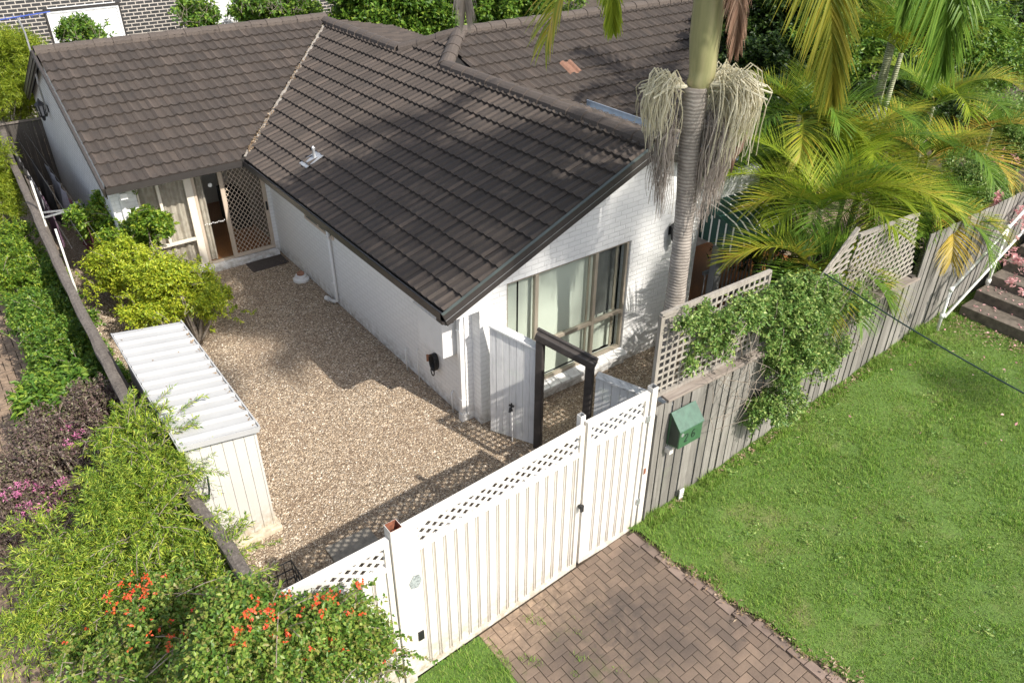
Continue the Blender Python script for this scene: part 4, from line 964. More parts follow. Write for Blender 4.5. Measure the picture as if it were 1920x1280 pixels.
b = MB(); b.box((SX0-.01, SY0-.01, .09), (SX0+.019, SY0+.019, zl)); b.box((SX1-.019, SY0-.01, .09), (SX1+.01, SY0+.019, zr)); b.build('corner_trim', 'shed_cream', sh)
b = MB(); n = 13; RY0, RY1_ = -.02, 3.10; st_ = (RY1_-RY0)/n
vs = []; fs = []
prof = [(0, 0), (.30, 0), (.36, .030), (.46, .034), (.56, .030), (.62, 0), (1, 0)]
ys_ = [RY0+(k+q[0])*st_ for k in range(n) for q in prof[:-1]]+[RY1_]; hs = [q[1] for k in range(n) for q in prof[:-1]]+[0]
xa, xb_ = SX0-.06, SX1+.035
for y, h_ in zip(ys_, hs): vs += [(xa, y, 1.935+h_), (xb_, y, 1.795+h_), (xa, y, 1.925+h_), (xb_, y, 1.785+h_)]
for k in range(len(ys_)-1):
    a = 4*k; fs += [(a, a+1, a+5, a+4), (a+2, a+6, a+7, a+3), (a, a+4, a+6, a+2), (a+1, a+3, a+7, a+5)]
b.add(vs, fs); rf = b.build('roof', 'shed_roof', sh)
b = MB(); b.beam((xb_+.012, RY0-.02, 1.79), (xb_+.012, RY1_, 1.79), .018, .065); b.beam((xb_+.004, RY0-.025, 1.765), (xa-.01, RY0-.025, 1.915), .014, .075); b.beam((xa-.012, RY0-.02, 1.92), (xa-.012, RY1_, 1.92), .014, .05)
b.build('roof_trim', 'shed_roof', rf)
b = MB(); b.box((SX0-.08, -.06, -.02), (SX1+.07, 3.1, .085)); b.build('slab', 'concrete_pale', sh, bevel=.02)
pts = []
for k in range(110): 
    y = RY0+.05+random.random()*3.0; pts.append((xb_-.02-abs(random.gauss(0, .018)), y, 1.800+.004))
for k in range(22): pts.append((random.uniform(xa, xb_), random.uniform(RY0, RY1_), 1.87))
C = np.array(pts); C[:, 2] = 1.935+(C[:, 0]-xa)/(xb_-xa)*(-.14)+.006
V, F = leaf_cards(C, RNG.normal(size=C.shape)*np.array([1, 1, .25]), RNG.uniform(.02, .05, len(C)), RNG.uniform(.012, .03, len(C)))
lf = link('leaf_litter', V, F, 'black_leaf' if 'black_leaf' in M else 'dry_leaf', rf); lf['kind'] = 'stuff'
b = MB(); b.tube([(-4.33, -.02, 1.10), (-4.33, -.16, 1.13), (-4.30, -.18, 1.30), (-4.26, -.03, 1.36)], .013, 8); dh = b.build('door_handle', 'letter_dark', sh)
b = MB(); b.box((-4.38, -.055, 1.00), (-4.31, -.012, 1.12)); b.build('padlock_plate', 'gal', sh, bevel=.005)

# ---------------------------------------------------------------- left boundary fence and back fence
sf = thing('boundary_fence', 'old timber boundary fence with thick lichen grey log capping along the lane', 'fence', (-4.65, 6, 0))
line = [(-4.02, 17.2), (-4.36, 14.5), (-4.63, 6.1), (-4.70, 1.4), (-4.60, -.2), (-4.50, -1.6), (-4.45, -3.0)]
def on_line(y):
    for (xa_, ya), (xb, yb_) in zip(line[:-1], line[1:]):
        if yb_ <= y <= ya: return xa_+(xb-xa_)*(ya-y)/(ya-yb_)
    return line[-1][0]
b = MB(); ys_ = np.arange(-3.0, 17.2, .35); pts = [(on_line(y)+random.uniform(-.008, .008), y, 1.60+random.uniform(-.01, .01)) for y in ys_]
for p, q in zip(pts[:-1], pts[1:]): pass
k8 = [(-.075, -.03), (-.07, .03), (-.03, .055), (.03, .055), (.07, .03), (.075, -.03)]
vs = [(p[0]+u*(1+random.uniform(-.08, .08)), p[1], p[2]+z_) for p in pts for u, z_ in k8]; fs = [(i*6+j, i*6+(j+1) % 6, (i+1)*6+(j+1) % 6, (i+1)*6+j) for i in range(len(pts)-1) for j in range(6)]+[(0, 1, 2, 3, 4, 5)]
b.add(vs, fs); b.build('log_capping', 'log_cap', sf)
b = MB(); y = -2.9
while y < 17:
    x = on_line(y+.05)+.03; b.prism([(x, y, -.4), (x, y+.146, -.4), (x+random.uniform(-.01, .01), y+.146, 1.56), (x, y, 1.56)], (.016, 0, 0)); y += .15
b.build('palings', 'wood_dark', sf)
b = MB()
for z in (.45, 1.25): b.beam((on_line(16)+.07, 16, z), (on_line(6.1)+.07, 6.1, z), .05, .09); b.beam((on_line(6.1)+.07, 6.1, z), (on_line(-.2)+.07, -.2, z), .05, .09)
b.build('rail', 'wood_old', sf)
bf = thing('back_fence', 'dark timber paling fence closing the side passage behind the house', 'fence', (-3.6, 15.65, 0))
b = MB(); x = -4.35
while x < -3.3: b.box((x, 15.66, 0), (x+.136, 15.68+random.uniform(0, .004), 1.75+random.uniform(-.01, .01))); x += .14
b.build('palings', 'wood_dark', bf); one('box', ((-4.35, 15.62, 1.76), (-3.3, 15.72, 1.80)), 'capping', 'wood_old', bf)
# clothes line
cl = thing('clothes_line', 'white post clothes line in the side passage', 'clothes line', (-4.4, 8, 0))
pA = P(57, 340, X=-4.42); pB = P(103, 430, X=-4.42)
for p in (pA, pB):
    m = MB(); m.box((-4.43, p[1]-.02, 0), (-4.395, p[1]+.02, p[2])); m.build('post', 'rail_white', cl)
m = MB()
for p in (pA,): 
    for dx in (0, 1): m.beam((-4.40, p[1]-.05+dx*.3, 1.5), (-3.65, p[1]+.1-dx*.1, 1.5), .03, .03)
m.build('arm', 'gal', cl)
m = MB()
for x in (-4.25, -4.0, -3.75): m.tube([(x, 7.5, 1.5), (x, 15.5, 1.5)], .004, 4)
m.build('line', 'wire', cl)
def garment(label, x, y0, y1, z0, mat):
    n = 14; vs = []; fs = []
    for k in range(n+1):
        y = y0+(y1-y0)*k/n; j = random.uniform(-.05, .05)
        vs += [(x+.02*math.sin(k*1.7), y, 1.50), (x+.06*math.sin(k*1.1+j*9), y+j*.3, (1.5+z0)/2), (x+.07*math.sin(k*1.9), y, z0+abs(j)*1.6)]
    for k in range(n):
        a = 3*k; fs += [(a, a+3, a+4, a+1), (a+1, a+4, a+5, a+2)]
    tag(link('hanging_garment', vs, fs, mat, smooth=True), label, 'clothes', 'clothes on the side passage line')
garment('pale crumpled cloth at far end of the clothes line', -4.22, 12.4, 14.4, .95, 'white_cloth')
garment('grey shirt in the middle of the outer clothes line', -4.22, 10.9, 12.2, .75, 'grey_cloth')
garment('pink and white cloth on the outer line nearest the gate', -4.22, 9.6, 10.8, .65, 'pink_cloth')
garment('long black garment in the middle of the inner clothes line', -3.98, 11.4, 13.5, .45, 'black_cloth')
garment('grey towel hanging next to the long black garment', -3.78, 10.4, 12.8, .55, 'grey_cloth')
garment('red and dark garment at near end of inner line', -3.78, 8.6, 10.2, .55, 'red_cloth')
b = MB(); b.box((-3.55, 11.6, 0), (-3.33, 12.8, .45)); o = b.build('white_panel', 'rail_white', bevel=.01); o.name = 'wall_panel'; tag(o, 'low white panel leaning at foot of the end wall', 'panel')

# small things near the fixed panel
b = MB(); b.box((-3.2, -1.25, .0), (-2.55, -.72, .03)); tag(b.build('stepping_slab', 'concrete', bevel=.01), 'flat grey slab on gravel in the gate shadow', 'paving slab')
b = MB(); b.box((-3.5, -2.2, .0), (-2.9, -1.45, .03)); tag(b.build('stepping_slab', 'concrete', bevel=.01), 'flat grey slab on gravel close behind the cream panel', 'paving slab')
ck = thing('wire_crate', 'black wire crate on gravel in front of the shed', 'crate', (-4.0, -1.2, 0))
b = MB()
cx0, cx1, cy0, cy1 = -4.25, -3.75, -1.55, -1.05
for z in (.02, .15, .3, .45):
    for p, q in (((cx0, cy0), (cx1, cy0)), ((cx1, cy0), (cx1, cy1)), ((cx1, cy1), (cx0, cy1)), ((cx0, cy1), (cx0, cy0))): b.tube([(*p, z), (*q, z)], .009, 5)
for k in range(6):
    u = k/5; x = cx0+(cx1-cx0)*u; y = cy0+(cy1-cy0)*u
    for p in ((x, cy0), (x, cy1), (cx0, y), (cx1, y)): b.tube([(*p, .02), (*p, .45)], .006, 5)
b.build('wire_sides', 'black', ck)
b = MB()
for k in range(7): x = cx0+(cx1-cx0)*k/6; b.tube([(x, cy0, .02), (x, cy1, .02)], .006, 5)
b.build('wire_base', 'black', ck)
for (nm, lab, mat, x, y) in (('toolbox', 'red metal tub behind the end of the cream panel', 'red_paint', -4.22, -2.35), ('planter', 'green plastic tub beside the red tub', 'green_paint', -4.15, -2.82)):
    t = thing(nm, lab, 'tub', (x, y, 0)); b = MB(); b.prism([(x-.26, y-.2, .0), (x+.26, y-.2, .0), (x+.26, y+.2, .0), (x-.26, y+.2, .0)], (0, 0, .42)); b.build('body', mat, t, bevel=.03)
    b = MB(); b.box((x-.28, y-.22, .42), (x+.28, y+.22, .45)); b.build('rim', mat, t, bevel=.01)

# ---------------------------------------------------------------- the house behind
nbh = thing('neighbour_house', 'dark brick house with white mortar and white shutters behind the roof', 'house', (0, 20, 0))
NYY = 20.0
b = MB(); b.box((-9, NYY, -.4), (7.5, NYY+5, 5.2)); b.build('wall', 'dark_brick', nbh)
def nwin(pts, name='window', slats=True):
    xs = [P(x, y, Y=NYY)[0] for x, y in pts]; zs = [P(x, y, Y=NYY)[2] for x, y in pts]; x0, x1, z0, z1 = min(xs), max(xs), max(.5, min(zs)), max(zs)
    f = frame(name, [(x0, z0, x0+.06, z1), (x1-.06, z0, x1, z1), ((x0+x1)/2-.04, z0, (x0+x1)/2+.04, z1), (x0+.061, z1-.06, (x0+x1)/2-.041, z1), ((x0+x1)/2+.041, z1-.06, x1-.061, z1), (x0+.061, z0, (x0+x1)/2-.041, z0+.05), ((x0+x1)/2+.041, z0, x1-.061, z0+.05)], NYY-.07, NYY-.003, 'shutter_white', nbh)
    b = MB(); z = z0; 
    while z < z1: b.prism([(x0+.06, NYY-.05, z), (x1-.06, NYY-.05, z), (x1-.06, NYY-.03, z+.088), (x0+.06, NYY-.03, z+.088)], (0, .012, 0)); z += .09
    b.build('shutter', 'shutter_white', f)
    b = MB(); b.box((x0-.06, NYY-.09, z1), (x1+.06, NYY-.004, z1+.07)); b.box((x0-.05, NYY-.06, z0), (x0-.001, NYY-.004, z1)); b.box((x1+.001, NYY-.06, z0), (x1+.05, NYY-.004, z1)); b.build('surround', 'gutter_dark', f)
nwin([(85, 22), (243, 100)]); nwin([(-90, 40), (10, 100)]); nwin([(352, -40), (450, 60)])

# ---------------------------------------------------------------- vegetation
def blob_clusters(blobs, seed):
    """points and outward directions spread through lumpy ellipsoids (cx,cy,cz,rx,ry,rz,n)"""
    r = np.random.default_rng(seed); C = []; D = []
    for (cx, cy, cz, rx, ry, rz, n) in blobs:
        d = r.normal(size=(n, 3)); d /= np.linalg.norm(d, axis=1)[:, None]; d[:, 2] = np.where(d[:, 2] < -.35, -d[:, 2], d[:, 2])
        ph = r.uniform(0, 6.28, 6)
        lump = 1+.16*np.sin(d[:, 0]*5+ph[0])*np.sin(d[:, 1]*5+ph[1])+.13*np.sin(d[:, 2]*7+ph[2]+d[:, 0]*4)+.09*np.sin(d[:, 1]*11+ph[3])
        rad = np.clip(r.beta(3.2, 1.1, n), .15, 1)*lump*(1+.10*r.normal(size=n)*(r.random(n) < .25))
        K = max(5, n//26); own = r.integers(0, K, n); sub = (d*rad[:, None])[:K]; sub *= (1+.12*r.normal(size=(K, 1)))
        off = r.normal(size=(n, 3)); off *= (.19*r.uniform(.3, 1, n)**.5/np.maximum(np.linalg.norm(off, axis=1), 1e-6))[:, None]*r.uniform(.7, 1.5, K)[own][:, None]
        loose = r.random(n) < .22; pp = np.where(loose[:, None], d*rad[:, None]*.85, sub[own]+off)
        dd = np.where(loose[:, None], d, sub[own]/np.maximum(np.linalg.norm(sub[own], axis=1), 1e-6)[:, None]*.7+off*3.2); dd /= np.maximum(np.linalg.norm(dd, axis=1), 1e-6)[:, None]
        C.append(np.array([cx, cy, cz])+pp*np.array([rx, ry, rz])); D.append(dd)
    return np.vstack(C), np.vstack(D)
def foliage(name, blobs, mat, parent, seed, per=14, L=.06, W=.03, stem=.16, up=.55, spread=.9, zmin=.02, fold=.3, petal=None, droop=0):
    global RNG
    RNG = np.random.default_rng(seed+100); C, D = blob_clusters(blobs, seed); n = len(C)
    S_ = D*.7+np.array([0, 0, up])+RNG.normal(size=(n, 3))*.35; S_ /= np.linalg.norm(S_, axis=1)[:, None]
    t = np.linspace(.05, 1, per)[None, :, None]*RNG.uniform(.7, 1.2, (n, 1, 1))
    pos = C[:, None, :]+S_[:, None, :]*t*stem+RNG.normal(size=(n, per, 3))*.012
    pos[:, :, 2] -= droop*t[:, :, 0]**2
    rd = RNG.normal(size=(n, per, 3)); rd -= (rd*S_[:, None, :]).sum(2, keepdims=True)*S_[:, None, :]; rd /= np.linalg.norm(rd, axis=2)[:, :, None]
    dirs = rd*spread+S_[:, None, :]*.6+np.array([0, 0, -.1]); pos = pos.reshape(-1, 3); dirs = dirs.reshape(-1, 3)
    k = pos[:, 2] > zmin; pos, dirs = pos[k], dirs[k]; m = len(pos)
    V, F = leaf_cards(pos, dirs, L*RNG.uniform(.6, 1.25, m), W*RNG.uniform(.65, 1.2, m), fold)
    return link(name, V, F, mat, parent)
def wood(name, base, tips, parent, r0=.04, mat='shrub_bark', seed=0):
    rr = random.Random(seed); m = MB(); base = Vector(base)
    for t_ in tips:
        t_ = Vector(t_); mid = base.lerp(t_, .5)+Vector((rr.uniform(-.15, .15), rr.uniform(-.15, .15), rr.uniform(-.05, .2)))
        pts = [base*(1-s)**2+mid*2*s*(1-s)+t_*s*s for s in (0, .2, .4, .6, .8, 1)]
        m.tube(pts, [r0*(1-.75*s) for s in (0, .2, .4, .6, .8, 1)], 6)
    return m.build(name, mat, parent, smooth=True)
def plant(name, label, cat, base, blobs, mat, seed, group=None, tips=None, r0=.03, crown='crown', **kw):
    t = thing(name, label, cat, base, group); foliage(crown, blobs, mat, t, seed, **kw)
    rr = random.Random(seed)
    if tips is None: tips = [(q[0]+rr.uniform(-.4, .4)*q[3], q[1]+rr.uniform(-.4, .4)*q[4], q[2]+q[5]*.4) for q in blobs for _ in range(3)]
    wood('trunk', base, tips, t, r0, seed=seed); return t
def A(px, py, z): return P(px, py, Z=z)
def bl(px, py, z, rx, ry, rz, n): q = A(px, py, z); return (q[0], q[1], z, rx, ry, rz, n)
# courtyard shrubs beside the shed
plant('citrus_tree', 'glossy green citrus tree at the corner by the door wall', 'tree', (-3.15, 6.9, 0), [bl(205, 425, 1.15, .52, .55, .50, 700), bl(285, 435, 1.45, .26, .3, .40, 300), bl(250, 470, 1.0, .42, .4, .45, 320)], 'leaf_citrus', 1, L=.10, W=.046, per=12, stem=.15)
plant('yellow_shrub', 'bright yellow green shrub overhanging the far end of the shed', 'shrub', (-2.9, 5.3, 0),
      [bl(240, 520, .75, .60, .65, .55, 1300), bl(310, 545, .9, .62, .65, .55, 1400), bl(385, 565, .6, .38, .5, .40, 700), bl(290, 590, .55, .5, .4, .4, 600), bl(200, 500, .7, .25, .4, .4, 260), bl(250, 500, 1.15, .35, .35, .38, 420), bl(320, 530, 1.2, .35, .35, .35, 420), bl(395, 585, .65, .3, .3, .34, 200)], 'leaf_yellow', 2, L=.062, W=.028, per=13, stem=.15)
# lane side planting along the boundary fence
plant('hedge_shrub', 'low yellow green hedge beside the lane, far stretch', 'hedge', (-5.1, 8.5, -.3), [bl(40, 480, .55, .38, 1.1, .45, 900), bl(25, 540, .4, .25, .5, .4, 300), bl(70, 530, .4, .3, .8, .4, 400)], 'leaf_citrus', 3, L=.06, W=.034, zmin=-.3)
plant('hedge_shrub', 'dark green shaded hedge against the boundary fence', 'hedge', (-4.95, 6.0, -.3), [bl(110, 560, .3, .33, 1.5, .45, 900), bl(150, 650, .3, .30, 1.2, .45, 800), bl(200, 720, .3, .28, .9, .4, 500)], 'leaf_hedge', 4, L=.06, W=.034, zmin=-.3)
plant('hedge_shrub', 'mid green rounded hedge beside the lane, near stretch', 'hedge', (-5.3, 5.0, -.3), [bl(70, 610, .5, .34, .8, .45, 900), bl(115, 680, .5, .34, .7, .45, 800)], 'leaf_hedge', 5, L=.062, W=.036, zmin=-.3)
plant('laurel_shrub', 'glossy large leaved green shrub between hedge and purple shrub', 'shrub', (-5.4, 3.1, -.3), [bl(95, 770, .6, .36, .5, .45, 480), bl(150, 740, .6, .35, .4, .4, 260)], 'leaf_hedge', 6, L=.13, W=.055, per=9, stem=.2, zmin=-.3)
pu = plant('loropetalum', 'purple leaved shrub with small pink flowers beside the lane', 'shrub', (-5.6, 1.0, -.3),
      [bl(120, 850, .65, .50, .75, .5, 1500), bl(60, 940, .55, .50, .6, .5, 1300), bl(210, 790, .7, .38, .6, .45, 900), bl(60, 1010, .45, .42, .4, .4, 700), bl(170, 930, .5, .4, .5, .4, 600)], 'leaf_purple', 7, L=.042, W=.024, per=15, stem=.2, zmin=-.3, spread=.7)
fl = foliage('blossom', [bl(90, 950, .75, .5, .5, .35, 130), bl(130, 850, .85, .5, .6, .35, 60), bl(250, 780, .9, .3, .4, .3, 30)], 'pink_petal', pu, 70, per=7, L=.035, W=.014, stem=.03); fl['kind'] = 'stuff'
br_ = plant('bottlebrush_shrub', 'large feathery lime green shrub with long drooping sprays in front of the shed', 'shrub', (-4.95, -.9, -.2),
      [bl(270, 850, 1.7, .40, .42, .42, 148), bl(300, 930, 1.5, .36, .42, .45, 154), bl(255, 970, 1.45, .46, .48, .5, 187), bl(290, 1030, 1.2, .42, .4, .5, 143), bl(130, 1070, 1.15, .46, .4, .5, 143), bl(390, 1080, 1.2, .26, .28, .34, 93), bl(340, 1110, .9, .4, .4, .45, 93), bl(250, 1120, 1.15, .5, .45, .5, 148), bl(110, 1170, .9, .46, .4, .4, 104)],
      'leaf_brush', 8, L=.070, W=.0105, per=36, stem=.42, up=.12, spread=.62, droop=.10, zmin=-.25)
def sprays(name, parent, items, mat, seed, L=.07, W=.011, n=70):
    """long arching shoots clothed in narrow leaves"""
    r = np.random.default_rng(seed); P_, D_ = [], []; m = MB()
    for (a, d, ln) in items:
        a = np.array(a, float); d = np.array(d, float); d /= np.linalg.norm(d)
        ts = np.linspace(0, 1, n); pts = a+d*ts[:, None]*ln+np.array([0, 0, -.30*ln])*(ts[:, None]**2)
        tg = np.gradient(pts, axis=0); tg /= np.linalg.norm(tg, axis=1)[:, None]
        rd = r.normal(size=(n, 3)); rd -= (rd*tg).sum(1, keepdims=True)*tg; rd /= np.linalg.norm(rd, axis=1)[:, None]
        P_.append(pts[6:]); D_.append((rd*.8+tg*.8)[6:]); m.tube([Vector(p) for p in pts[::7]], .005, 4)
    Pn, Dn = np.vstack(P_), np.vstack(D_); V, F = leaf_cards(Pn, Dn, L*r.uniform(.7, 1.2, len(Pn)), W)
    o = link(name, V, F, mat, parent); st_o = m.build(name+'_stem', 'shrub_bark', o); o['kind'] = 'stuff'; st_o['kind'] = 'stuff'; return o
it = []
rr = random.Random(5)
for (px, py, z, dx, dy, dz, n_) in [(265, 830, 1.8, .3, .5, .6, 10), (300, 860, 1.7, .7, .3, .35, 10), (150, 1010, 1.3, -.8, -.2, .1, 16), (130, 1100, 1.0, -.8, -.5, .1, 16), (250, 1000, 1.6, -.4, -.5, .3, 10), (390, 1050, 1.4, .5, .2, .5, 9), (290, 970, 1.6, .4, -.3, .4, 8), (290, 870, 1.6, .6, .5, .5, 9)]:
    q = A(px, py, z)
    for k in range(n_): it.append((q+np.array([rr.gauss(0, .12), rr.gauss(0, .15), rr.gauss(0, .1)]), (dx+rr.gauss(0, .45), dy+rr.gauss(0, .45), dz+rr.gauss(0, .25)), rr.uniform(.35, .75)))
for (px, py, z) in [(255, 800, 2.0), (275, 780, 2.0), (310, 860, 1.8), (250, 860, 1.8), (270, 900, 1.75), (310, 940, 1.65), (220, 930, 1.5), (250, 980, 1.6), (280, 1000, 1.55), (330, 1010, 1.4), (150, 1030, 1.35), (200, 1060, 1.4), (260, 1070, 1.4), (100, 1080, 1.1), (330, 1080, 1.3), (390, 1060, 1.45), (420, 1090, 1.3), (120, 1140, 1.0), (180, 1130, 1.2), (240, 1130, 1.3), (80, 1180, .8), (140, 1200, .8)]:
    q = A(px, py, z)
    for k in range(11): it.append((q+np.array([rr.gauss(0, .16), rr.gauss(0, .16), rr.gauss(0, .08)]), (rr.uniform(-1, 1), rr.uniform(-1, .8), rr.uniform(.0, 1.1)), rr.uniform(.28, .6)))
sprays('spray', br_, it, 'leaf_brush', 21, .075, .0115, 60)
def bf(px, py, Y, rx, ry, rz, n): q = P(px, py, Y=Y); return (q[0], Y, q[2], rx, ry, rz, n)
bo = plant('bougainvillea', 'flowering shrub with orange red blossoms spilling over the cream panel', 'shrub', (-4.6, -3.5, 0),
      [bl(330, 1140, 1.25, .45, .4, .42, 546), bl(290, 1235, 1.15, .6, .4, .5, 624), bf(450, 1185, -3.3, .42, .3, .34, 546), bf(560, 1195, -3.45, .42, .26, .32, 530), bf(650, 1185, -3.42, .34, .20, .30, 405), bf(650, 1250, -3.5, .42, .26, .42, 546), bf(530, 1275, -3.55, .5, .3, .42, 624), bf(700, 1225, -3.38, .15, .16, .30, 132), bf(420, 1270, -3.5, .4, .3, .4, 468), bf(725, 1260, -3.33, .10, .10, .2, 26), bl(180, 1260, .8, .4, .3, .4, 273)],
      'leaf_boug', 9, L=.046, W=.031, per=10, stem=.15, tips=None, r0=.03)
RNG = np.random.default_rng(55); pc = []
for (px, py, z, s, n_) in [(240, 1115, 1.75, .10, 46), (265, 1105, 1.75, .09, 40), (235, 1130, 1.7, .07, 24), (470, 1145, 1.75, .05, 14), (500, 1140, 1.75, .08, 40), (375, 1255, 1.6, .07, 44), (385, 1240, 1.65, .05, 30), (320, 1215, 1.6, .08, 22), (445, 1195, 1.75, .05, 22), (620, 1205, 1.6, .04, 14), (530, 1200, 1.7, .05, 10), (620, 1115, 2.0, .10, 26), (590, 1130, 2.0, .09, 16), (675, 1100, 2.0, .06, 12), (650, 1150, 1.95, .15, 14), (560, 1180, 1.95, .15, 12), (460, 1170, 1.9, .12, 16), (300, 1180, 1.7, .1, 12), (570, 1215, 1.6, .12, 8), (725, 1215, 1.3, .08, 14), (350, 1160, 1.7, .2, 14), (165, 1180, 1.0, .1, 6)]:
    n_ = int(n_*.36); q = P(px, py, Y=-3.62) if px > 440 else A(px, py, z+.12); pc.append(q+RNG.normal(size=(n_, 3))*np.array([s, s*.8, s*.7]))
pc = np.vstack(pc); pc = np.repeat(pc, 5, axis=0)+RNG.normal(size=(len(pc)*5, 3))*.010
V, F = leaf_cards(pc, RNG.normal(size=pc.shape), RNG.uniform(.022, .036, len(pc)), RNG.uniform(.018, .028, len(pc)), .4)
fl = link('blossom', V, F, 'red_petal', bo); fl['kind'] = 'stuff'
it = []; rr = random.Random(32)
for (px, py) in [(340, 1110), (420, 1130), (520, 1150), (600, 1140), (660, 1140), (720, 1170), (735, 1230), (700, 1270), (560, 1230), (450, 1210), (330, 1190), (250, 1200), (180, 1240), (130, 1250)]:
    for k in range(5):
        q = P(px+rr.uniform(-30, 20), py+rr.uniform(-10, 40), Y=-3.45) if px > 440 else A(px+rr.uniform(-30, 30), py+rr.uniform(-20, 30), 1.5)
        it.append((q, (rr.uniform(-1, 1), rr.uniform(-1, .3), rr.uniform(.0, 1)), rr.uniform(.25, .55)))
sprays('spray', bo, it, 'leaf_boug', 33, .050, .034, 34)
m = MB(); rr = random.Random(31)
for k in range(80):
    q = Vector(A(rr.uniform(250, 740), rr.uniform(1090, 1270), rr.uniform(1.2, 1.75))); d = Vector((rr.uniform(-1, 1), rr.uniform(-1, .6), rr.uniform(-.1, .5))).normalized(); L_ = rr.uniform(.2, .6)
    m.tube([q-d*L_*.5, q+Vector((0, 0, .03)), q+d*L_*.5], [.006, .005, .002], 4)
tw = m.build('bare_twig', 'shrub_bark', bo); tw['kind'] = 'stuff'
# feathery bushes at the far left
plant('feathery_bush', 'yellow green feathery bush behind the back fence', 'bush', (-4.4, 17.2, -.3), [bl(35, 150, 2.6, .8, .9, 1.0, 1000), bl(30, 205, 1.7, .8, .6, .8, 700), bl(65, 190, 1.8, .4, .5, .8, 400)], 'leaf_feather', 12, L=.11, W=.018, per=20, stem=.34, up=.2, spread=.8, zmin=-.3)
plant('feathery_bush', 'yellow green feathery bush at left picture edge beside the lane', 'bush', (-5.4, 10.5, -.3), [bl(-20, 340, 1.3, .40, .8, .7, 600), bl(5, 390, 1.0, .3, .5, .5, 260)], 'leaf_feather', 13, L=.11, W=.016, per=20, stem=.34, up=.1, spread=.8, zmin=-.3)
# planting behind the roof
for i, (px, py, z, rx, rz, n_, lab) in enumerate([(155, 72, 2.8, .50, .38, 330, 'green bush in front of the white shutters, behind left roof'), (370, 40, 3.3, .45, .45, 420, 'leafy green bush behind the roof ridge, right of the white shutters'), (480, 25, 3.3, .7, .5, 650, 'green bush behind the roof ridge next to louvred window'), (540, 25, 3.4, .9, .9, 900, 'dense green bush behind the peak of the roof')]):
    q = P(px, py, Y=18.2)
    plant('garden_bush', lab, 'bush', (q[0], 18.2, -.3), [(q[0], 18.2, q[2], rx, .7, rz, n_), (q[0]+.1, 18.1, q[2]-.7, rx*1.1, .5, .7, n_//2)], 'leaf_back', 20+i, L=.13, W=.07, per=11, stem=.25, group='bushes behind the roof ridge')
for i, (px, py, r_, n_, lab) in enumerate([(700, 20, 1.5, 1500, 'broad glossy green tree behind the roof, leftmost'), (800, 50, 1.4, 1400, 'broad glossy green tree behind the dip of the roof ridge'), (900, 20, 1.5, 1500, 'broad glossy green tree behind the roof near the hanging dry frond'), (990, 5, 1.4, 1100, 'shaded green tree behind the right ridge')]):
    q = P(px, py, Y=15)
    plant('broadleaf_tree', lab, 'tree', (q[0], 15, -.3), [(q[0], 15, q[2], r_, 1.2, 1.3, n_), (q[0]+.2, 14.8, q[2]-1.4, r_*1.1, 1.2, 1.3, n_)], 'leaf_back', 30+i, L=.15, W=.08, per=12, stem=.3, group='trees behind the right ridge', r0=.08)
def fringe(name_start, nth, spots, mat, seed, L, W, n=26, ln=(.22, .45)):
    obs = [o for o in COL.objects if o.type == 'EMPTY' and o.name.startswith(name_start)]; r = random.Random(seed); it = []
    for (px, py, z, m_) in spots:
        q = A(px, py, z)
        for k in range(m_): it.append((q+np.array([r.gauss(0, .14), r.gauss(0, .14), r.gauss(0, .08)]), (r.uniform(-1, 1), r.uniform(-1, 1), r.uniform(.3, 1.6)), r.uniform(*ln)))
    sprays('spray', obs[nth], it, mat, seed, L, W, n)
fringe('yellow_shrub', 0, [(200, 500, 1.1, 8), (250, 480, 1.4, 10), (310, 500, 1.4, 12), (360, 530, 1.1, 10), (420, 560, .8, 12), (430, 600, .4, 8), (330, 590, .9, 8), (240, 560, .9, 8), (180, 540, .7, 8), (390, 610, .5, 8)], 'leaf_yellow', 301, .065, .028)
fringe('citrus_tree', 0, [(180, 410, 1.4, 8), (220, 400, 1.6, 8), (285, 400, 1.8, 8), (250, 440, 1.4, 8), (310, 440, 1.4, 8), (160, 430, 1.1, 6)], 'leaf_citrus', 302, .10, .045, 18)
fringe('hedge_shrub', 0, [(30, 450, .9, 8), (70, 500, .9, 8), (20, 520, .7, 8)], 'leaf_citrus', 303, .065, .036)
fringe('hedge_shrub', 2, [(60, 580, .9, 8), (100, 640, .9, 8), (130, 690, .8, 8), (50, 640, .7, 8)], 'leaf_hedge', 304, .065, .038)
for k_, (px_, py_) in enumerate([(155, 60), (370, 25), (480, 8), (540, 8)]):
    q_ = P(px_, py_, Y=18.2); fringe('garden_bush', k_, [(px_+dx_, py_+dy_, float(q_[2])+.1, 6) for dx_ in (-25, 0, 25) for dy_ in (0, 12)], 'leaf_back', 310+k_, .13, .065, 12, (.3, .7))
fringe('loropetalum', 0, [(60, 820, 1.0, 8), (130, 790, 1.1, 10), (40, 920, .9, 8), (90, 1000, .8, 8), (200, 760, 1.0, 8), (160, 880, 1.0, 8), (90, 870, 1.1, 8)], 'leaf_purple', 305, .042, .024, 34, (.25, .5))
